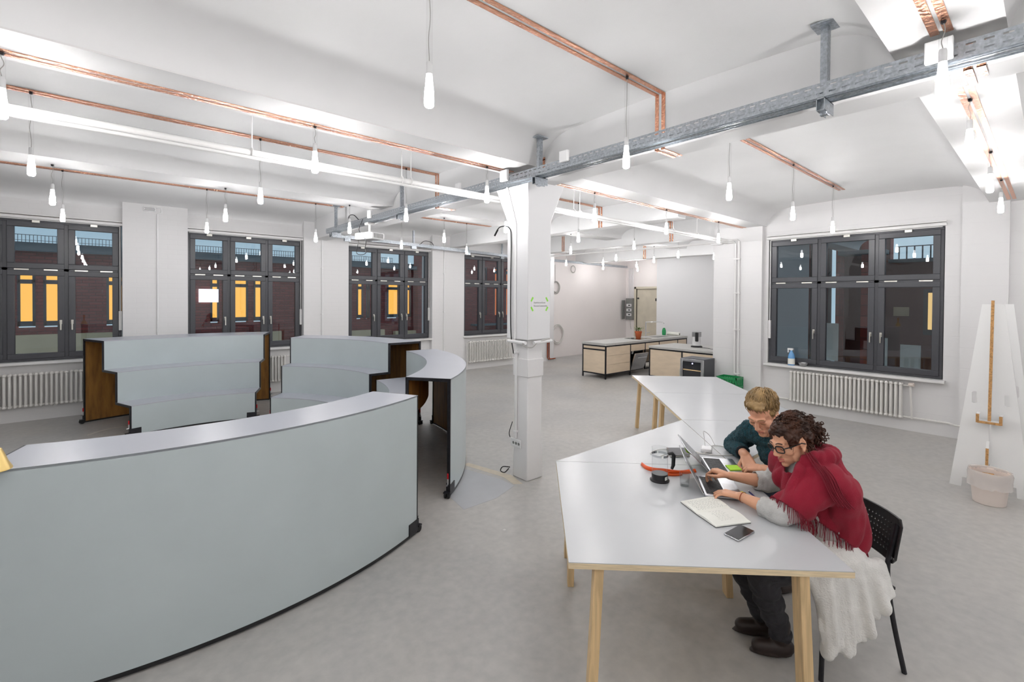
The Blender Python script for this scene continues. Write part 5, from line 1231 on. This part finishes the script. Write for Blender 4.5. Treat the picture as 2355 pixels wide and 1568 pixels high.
# glasses
g = B(WO)
for k in (-1, 1):
    rim = []
    for i in range(20):
        a = 2*PI*i/20; cx_, sx = math.cos(a), math.sin(a); e_ = lambda v_: math.copysign(abs(v_)**.6, v_); rim.append(hP(.112-.012*abs(e_(cx_)*.5+.5 if k > 0 else -e_(cx_)*.5+.5), k*.034+.025*e_(cx_), -.004+.019*e_(sx)))
    g.tube(rim, .0036, 6, True); g.tube([hP(.101, .058*k, .004), hP(.06, .076*k, .004), hP(.0, .085*k, .004), hP(-.02, .087*k, -.008)], .0034, 6)
g.tube([hP(.114, -.011, .0), hP(.119, 0, .003), hP(.114, .011, .0)], .003, 6)
g.out('glasses', 'black_plastic', wom, True)
# hair: swept-back mass, knot of curls at the back, loose curls
random.seed(21)
b = B(WO)
for p_, r_ in (((-.03, 0, .048), (.098, .084, .088)), ((.026, 0, .078), (.060, .070, .046)), ((-.075, 0, .0), (.06, .078, .075)), ((-.07, .0, -.055), (.045, .055, .045)), ((.02, .062, .045), (.05, .027, .05)), ((.02, -.062, .045), (.05, .027, .05))): b.ell(hP(*p_), tuple(q*hs for q in r_), hR, 18)
bun = []
for i in range(16):
    a = random.random()*2*PI; q_ = (-.128+random.uniform(-.045, .035), .055*math.cos(a)*random.random(), .012+.055*math.sin(a)*random.random()-.012); bun.append(q_); b.ell(hP(*q_), (random.uniform(.022, .034),)*3, None, 10)
def curly(co, n):
    k = noise.noise(co*62)*.011+noise.noise(co*130+V((3, 1, 7)))*.006; return co+n*k
hair = organic(b, 'hair', .0055, 'hair_dark', wom, 2, curly)
b = B(WO)
def curl_tube(p0, d, L, rad, turns, th):
    d = V(d).normalized(); a = d.orthogonal().normalized(); c = d.cross(a); n = int(turns*9)+2; pts = []; ph = random.random()*6
    for i in range(n):
        t_ = i/(n-1); an = ph+turns*2*PI*t_; pts.append(p0+d*L*t_+(a*math.cos(an)+c*math.sin(an))*rad*(.5+.5*t_)+V((0, 0, -.010*t_*t_)))
    b.tube(pts, [th*(1-.5*i/(n-1)) for i in range(n)], 5)
for i in range(170):
    q_ = random.choice(bun); p_ = hP(q_[0]+random.uniform(-.03, .03), q_[1]+random.uniform(-.035, .035), q_[2]+random.uniform(-.035, .035)); d_ = hR @ V((random.uniform(-1.1, .2), random.uniform(-.9, .9), random.uniform(-.9, .7))); curl_tube(p_, d_, random.uniform(.025, .06), random.uniform(.006, .012), random.uniform(1, 2.2), .0042)
for i in range(210):
    th_ = random.uniform(.0, 1.55); ph_ = random.uniform(0, 2*PI); x, y, z = math.sin(th_)*math.cos(ph_), math.sin(th_)*math.sin(ph_), math.cos(th_)
    if x > .55 and z < .55: continue
    p_ = hP(-.03+.104*x, .089*y, .055+.097*z); d_ = hR @ V((-.9, y*.35, -.15+.2*z)); curl_tube(p_, d_, random.uniform(.03, .055), random.uniform(.004, .009), random.uniform(.8, 1.6), .0034)
for i in range(26):
    k = random.choice((-1, 1, 1)); p_ = hP(random.uniform(-.07, -.02), .08*k, random.uniform(-.075, -.02)); curl_tube(p_, hR @ V((-.2, .2*k, -1)), random.uniform(.03, .06), .008, 1.6, .0028)
for i in range(10): p_ = hP(.045+.01*random.random(), random.uniform(.05, .07), random.uniform(.0, .05)); curl_tube(p_, hR @ V((.15, .2, -1)), random.uniform(.03, .055), .004, .8, .0018)
b.out('curls', 'hair_dark', wom, True)['kind'] = 'stuff'
# grey knit sleeves and dress body
def wrinkle(co, n): return co+n*(noise.noise(V((co.x*16, co.y*16, co.z*30)))*.008+noise.noise(co*55)*.0025)
b = B(WO)
for s_, e_, w_, t_ in ((Lsh, Lel, Lwr, .47), (Rsh, Rel, Rwr, .40)):
    c_ = e_.lerp(w_, t_); b.cap(s_, e_, .062, .058).cap(e_, c_, .058, .050); dd_ = (w_-e_).normalized()
    for q_ in (.0, .03, .06, .09): b.lathe(c_-dd_*q_*.9, [(.03, -.014), (.052+.1*q_, -.008), (.0545+.1*q_, 0), (.052+.1*q_, .008), (.03, .012)], 14, dd_)
b.cap(nb_+V((0, 0, -.05)), chest, .10, .142).cap(chest, pel, .146, .165).cap(nb_+V((0, 0, -.04)), Lsh, .07, .07).cap(nb_+V((0, 0, -.04)), Rsh, .07, .07)
def cut_sleeve(co):
    for e_, w_, t_ in ((Lel, Lwr, .47), (Rel, Rwr, .40)):
        d_ = w_-e_; u_ = (co-e_).dot(d_)/d_.length_squared
        if u_ > t_-.02 and ((co-e_)-d_*u_).length < .09 and u_ < 1.2: return False
    return True
organic(b, 'knit_top', .007, 'knit_grey', wom, 3, wrinkle, cut_sleeve, .004)
# dress skirt: lap + cloth hanging down beside the seat
Fc, Nc = V((-.823, .569, 0)), V((-.569, -.823, 0))
def fold(co, n):
    s_ = co.dot(Fc); return co+n*(.016*math.sin(s_*62+2.5*noise.noise(co*5))*min(1, max(0, (.62-co.z)*4))+noise.noise(co*22)*.007)
b = B(WO)
b.cap(pel+V((0, 0, .05)), pel, .16, .175).cap(Lhip+V((0, 0, .03)), Lhip.lerp(Lkn, .55)+V((0, 0, .02)), .125, .10).cap(Rhip+V((0, 0, .03)), Rhip.lerp(Rkn, .55)+V((0, 0, .02)), .12, .10)
base = V((3.13, .83, 0))
for i in range(9):
    u_ = i/8; s_ = -.13+.36*u_; zb_ = .46-.27*min(1, max(0, (u_-.02)*1.6))**.9; top = base+Fc*s_+Nc*.185+V((0, 0, .575)); bot = base+Fc*(s_-.01)+Nc*(.255+.012*math.sin(i*2.3))+V((0, 0, zb_)); b.cap(top, bot, .045, .03, 10)
for i in range(6):
    a = -.6+1.5*i/5; dr = (-Fc)*math.cos(a)+Nc*math.sin(a); b.cap(base+dr*.10+V((0, 0, .57)), base+dr*.165+V((0, 0, .50-.02*math.sin(a))), .06, .04, 10)
organic(b, 'dress', .008, 'dress', wom, 4, fold)
# trousers and boots
b = B(WO)
for h_, k_, a_ in ((Lhip, Lkn, Lan), (Rhip, Rkn, Ran)): b.cap(h_, k_, .094, .076).cap(k_, k_.lerp(a_, .4), .072, .074).cap(k_.lerp(a_, .4), a_+V((0, 0, .02)), .074, .055)
organic(b, 'trousers', .008, 'trousers', wom, 4, lambda co, n: co+n*(.006*math.sin(co.z*60+4*noise.noise(co*9))+noise.noise(co*26)*.006))
b = B(WO)
for a_ in (Lan, Ran):
    d_ = V((-.62, .78, 0)); b.cap(a_+V((0, 0, .07)), a_, .052, .048).cap(a_+V((0, 0, -.055))-d_*.03, a_+d_*.11+V((0, 0, -.065)), .044, .040).ell(a_+d_*.05+V((0, 0, -.095)), (.12, .042, .012), basis(d_), 14)
organic(b, 'boots', .007, 'shoe', wom, 3)
# shawl: draped over shoulders, back and near arm, rolled at the neck, cut on a slanting hem
b = B(WO)
b.cap(nb_+V((0, 0, -.03)), chest, .13, .17).cap(chest, pel+V((-.005, .0, .07)), .172, .165).cap(nb_+V((0, 0, -.03)), Lsh, .105, .105).cap(nb_+V((0, 0, -.03)), Rsh, .10, .098)
b.cap(Lsh, Lel+V((.05, -.02, .03)), .098, .086).cap(Rsh, Rsh.lerp(Rel, .2), .09, .08).cap(Lsh+V((.05, -.06, -.05)), pel+V((-.035, -.11, .12)), .095, .085)
hn = nb_+V((-.01, .005, .06))
b.tube([hn+V((.105*math.cos(a)-.015, .105*math.sin(a)+.012, .015*math.sin(a*2)-.032*math.cos(a-2.3))) for a in [2*PI*i/16 for i in range(16)]], .043, 10, True)
fl = V((-.60, -.80, 0))
for p_, q_ in ((hn+V((-.09, .02, -.02)), Lel+V((.03, .0, .10))), (hn+V((-.07, -.04, -.02)), Lel+V((.09, -.05, .11))), (hn+V((-.03, -.08, -.01)), V((2.98, .69, .84))), (hn+V((.03, -.09, -.01)), V((3.10, .67, .82))), (hn+V((.07, -.06, -.01)), V((3.20, .71, .82)))):
    m_ = p_.lerp(q_, .45)+fl*.03+V((0, 0, .035)); b.cap(p_, m_, .034, .028).cap(m_, q_, .028, .016)
b.cap(hn+V((-.09, .06, -.03)), chest+V((-.14, .06, .0)), .05, .06).cap(hn+V((.06, .1, -.03)), chest+V((-.05, .15, .02)), .05, .06)
q1, q2 = V((2.79, .965, .90)), V((3.15, .655, .615)); q3 = q1+(V((0, 0, 2))-q1)*.1+V((0, 0, -.03)); hem_n = (q2-q1).cross(q3-q1).normalized()
if hem_n.z < 0: hem_n = -hem_n
def drape(co, n):
    r_ = (co-nb_); a = math.atan2(r_.y, r_.x); w_ = min(1, r_.length*2.2); k = .009*w_*math.sin(a*9+7*r_.length+2.6*noise.noise(co*4))+.008*noise.noise(co*13)-.016*w_*abs(math.cos(a*4.5+1.1+3*noise.noise(co*3)))**9+.008*noise.noise(V((a*5, r_.length*3, 2))); return co+n*k
def above(co):
    if (co-q1).dot(hem_n)+.010*math.sin(co.x*25) < 0 or co.z < .56: return False
    if (co-V((3.09, .99, 0))).dot(V((.62, .78, 0))) > .02 and co.z < .93: return False
    e_ = co-hP(.05, 0, -.08); return e_.length > .085
sh = organic(b, 'shawl', .008, 'shawl', wom, 5, drape, above, .006)
# fringe: strands from the cut hem
bm = bmesh.new(); bm.from_mesh(sh.data); bnd = [e for e in bm.edges if e.is_boundary]; random.seed(4); b = B(WO)
for e in bnd:
    m_ = (e.verts[0].co+e.verts[1].co)/2+V(WO)
    if abs((m_-q1).dot(hem_n)) > .05 or random.random() > .98: continue
    o_ = e.verts[0].normal.copy(); o_.z = 0; o_ = o_.normalized(); L = random.uniform(.065, .095); p0 = m_+o_*.008+V((0, 0, .008)); w1 = V((random.uniform(-.008, .008), random.uniform(-.008, .008), 0))
    p1, p2 = p0+o_*.016+w1*.5+V((0, 0, -L*.5)), p0+o_*.018+w1+V((0, 0, -L))
    if p2.z < T+.006 and (p2.x-p2.y) < 1.93: 
        p2.z = T+.006; p1.z = max(p1.z, T+.008)
    b.tube([p0, p1, p2], .0014, 4)
bm.free(); fr_ = b.out('fringe', 'fringe', wom, True); fr_['kind'] = 'stuff'
b = B(WO)   # second fringed end lying over the near shoulder
line = [V((2.945, .875, 1.15)), V((2.923, .856, 1.147)), V((2.902, .814, 1.107)), V((2.868, .765, 1.072)), V((2.868, .722, .985)), V((2.902, .688, .92))]
for i in range(18):
    t_ = random.random(); sd = V((-.25, .25, .05))*(random.uniform(-.08, .08)); n0 = int(random.choice((0, 0, 1, 2)))
    b.tube(bez([p_+sd*(1+.12*k)+V((random.uniform(-.003, .003), random.uniform(-.003, .003), random.uniform(-.004, .006))) for k, p_ in enumerate(line[n0:])], 4), .0024, 4)
b.out('shawl_tassels', 'fringe', wom, True)['kind'] = 'stuff'
# bracelet
b = B(WO); wd = (Lwr-Lel).normalized(); pc = Lwr-wd*.02; a = wd.orthogonal().normalized(); c = wd.cross(a); b.tube([pc+(a*math.cos(k)+c*math.sin(k))*.0305 for k in [2*PI*i/18 for i in range(18)]], .002, 5, True); b.out('bracelet', 'copper_pipe', wom, True)

# ---------------------------------------------------------------- man
MO = (3.95, 1.1, 0)
hc = V((3.50, 1.335, 1.20)); hR = basis((-.86, .02, -.52), roll=.05); hs = 1.10
nb_ = V((3.60, 1.30, 1.055)); chest = V((3.70, 1.27, .92)); pel = V((3.98, 1.10, .58)); Rsh, Lsh = V((3.665, 1.475, 1.015)), V((3.53, 1.10, 1.02))
Rel, Rwr = V((3.785, 1.655, .845)), V((3.525, 1.462, .868)); Lel, Lwr = V((3.42, 1.08, .80)), V((3.44, 1.30, .83))
hips = ((V((4.02, 1.18, .55)), V((3.62, 1.37, .54)), V((3.70, 1.30, .10))), (V((3.93, 1.02, .55)), V((3.52, 1.20, .54)), V((3.60, 1.14, .10))))
b = B(MO); hP = head_parts(b, hc, hR, hs, True)
b.cap(hP(-.03, 0, -.07), nb_, .058, .062); b.cap(nb_, chest, .09, .13).cap(chest, pel, .13, .14).cap(nb_+V((0, 0, -.03)), Rsh, .06, .055).cap(nb_+V((0, 0, -.03)), Lsh, .06, .055)
for s_, e_, w_ in ((Rsh, Rel, Rwr), (Lsh, Lel, Lwr)): b.cap(s_, e_, .052, .044).cap(e_, e_.lerp(w_, .35), .044, .042).cap(e_.lerp(w_, .35), w_, .042, .031)
for h_, k_, a_ in hips: b.cap(h_, k_, .085, .062).cap(k_, a_, .06, .038)
hand_parts(b, Rwr, (-.62, -.55, -.42), (-.45, .1, .9), 1.13, 1, (14, 22, 18), 5, 18)
hand_parts(b, Lwr, (-.1, .9, -.12), (-.3, .05, 1), 1.1, 1, (22, 30, 20), 6, 6)
man = organic(b, 'person', .0046, 'skin_m', None, 3); man.location = MO
tag(man, 'fair-haired man in a dark green sweater leaning over the table', 'person')
eb = B(MO)
for k in (-1, 1): lash(eb, hP, k, hs); eb.tube([hP(.105+.002*math.sin(PI*i/6)-.014*i/6, (.013+.034*i/6)*k, .024+.005*math.sin(PI*i/6)) for i in range(7)], .0028, 5)
eb.out('brows_and_lashes', 'hair_fair', man, True)
lb = B(MO); lb.cap(hP(.0945, -.019, -.0705), hP(.105, 0, -.0675), .0038, .0052, 8).cap(hP(.0945, .019, -.0705), hP(.105, 0, -.0675), .0038, .0052, 8).cap(hP(.092, -.016, -.0815), hP(.1015, 0, -.0815), .004, .0058, 8).cap(hP(.092, .016, -.0815), hP(.1015, 0, -.0815), .004, .0058, 8); lb.out('lips', 'lip', man, True)
b = B(MO)
for p_, r_ in (((-.03, 0, .055), (.100, .086, .092)), ((.018, 0, .100), (.066, .070, .036)), ((-.07, 0, .0), (.05, .074, .07)), ((-.01, .062, .03), (.05, .024, .045)), ((-.01, -.062, .03), (.05, .024, .045)), ((.060, .018, .096), (.030, .045, .020))): b.ell(hP(*p_), tuple(q*hs for q in r_), hR, 18)
organic(b, 'hair', .0055, 'hair_fair', man, 2, lambda co, n: co+n*(noise.noise(V((co.x*30, co.y*110, co.z*40)))*.006))
random.seed(31); b = B(MO)
for i in range(620):
    th_ = random.uniform(0, 1.75); ph_ = random.uniform(0, 2*PI); x, y, z = math.sin(th_)*math.cos(ph_), math.sin(th_)*math.sin(ph_), math.cos(th_)
    if x > .45 and z < .38: continue
    p0 = V((-.025+.104*x, .088*y, .058+.096*z)); d_ = V((.75 if z > .3 else .1, .55*(1 if y > -.1 else -1)*(abs(y)+.25), -.15-.75*(1-z))); nn = V((x, y, z))
    d_ = (d_-nn*d_.dot(nn)).normalized(); L = random.uniform(.03, .055); pts = []
    for k in range(5): t_ = k/4; q_ = p0+d_*L*t_+nn*(.006*math.sin(PI*t_)-.010*t_*t_)+V((0, .004*math.sin(5*t_+i), 0)); pts.append(hP(*q_))
    b.tube(pts, [.0028, .003, .0028, .0022, .001], 4)
b.out('hair_strands', 'hair_fair', man, True)['kind'] = 'stuff'
b = B(MO)
b.cap(nb_+V((.005, -.005, -.015)), chest, .088, .165).cap(chest, pel+V((0, 0, .02)), .168, .175).cap(nb_+V((0, 0, -.05)), Rsh, .085, .082).cap(nb_+V((0, 0, -.05)), Lsh, .085, .082)
c_ = Rel.lerp(Rwr, .78); b.cap(Rsh, Rel, .080, .074).cap(Rel, Rel.lerp(Rwr, .6), .072, .058); b.cap(Rel.lerp(Rwr, .6), c_, .058, .046)
c2 = Lel.lerp(Lwr, .7); b.cap(Lsh, Lel, .078, .07).cap(Lel, c2, .068, .05)
def fuzzy(co, n): return co+n*(noise.noise(V((co.x*20, co.y*20, co.z*34)))*.008+noise.noise(co*90)*.003+noise.noise(co*180)*.0025)
def keepm(co):
    for e_, w_, t_ in ((Rel, Rwr, .78), (Lel, Lwr, .7)):
        d_ = w_-e_; u_ = (co-e_).dot(d_)/d_.length_squared
        if u_ > t_ and ((co-e_)-d_*u_).length < .075: return False
    return (co-hP(.02, 0, -.1)).length > .07
organic(b, 'sweater', .006, 'sweater', man, 3, fuzzy, keepm, .004)
b = B(MO); dd_ = (Rwr-Rel).normalized(); b.lathe(c_-dd_*.04, [(.030, 0), (.050, 0), (.047, .045), (.040, .052), (.030, .05)], 18, dd_); b.out('cuff', 'cuff', man, True)
b = B(MO)
for h_, k_, a_ in hips: b.cap(h_, k_, .095, .075).cap(k_, a_, .07, .05)
organic(b, 'jeans', .009, 'jeans', man, 3)
b = B(MO)
for h_, k_, a_ in hips: d_ = V((-.9, .42, 0)); b.cap(a_+V((0, 0, -.05))-d_*.03, a_+d_*.13+V((0, 0, -.06)), .046, .040)
organic(b, 'shoes', .008, 'shoe', man, 3)
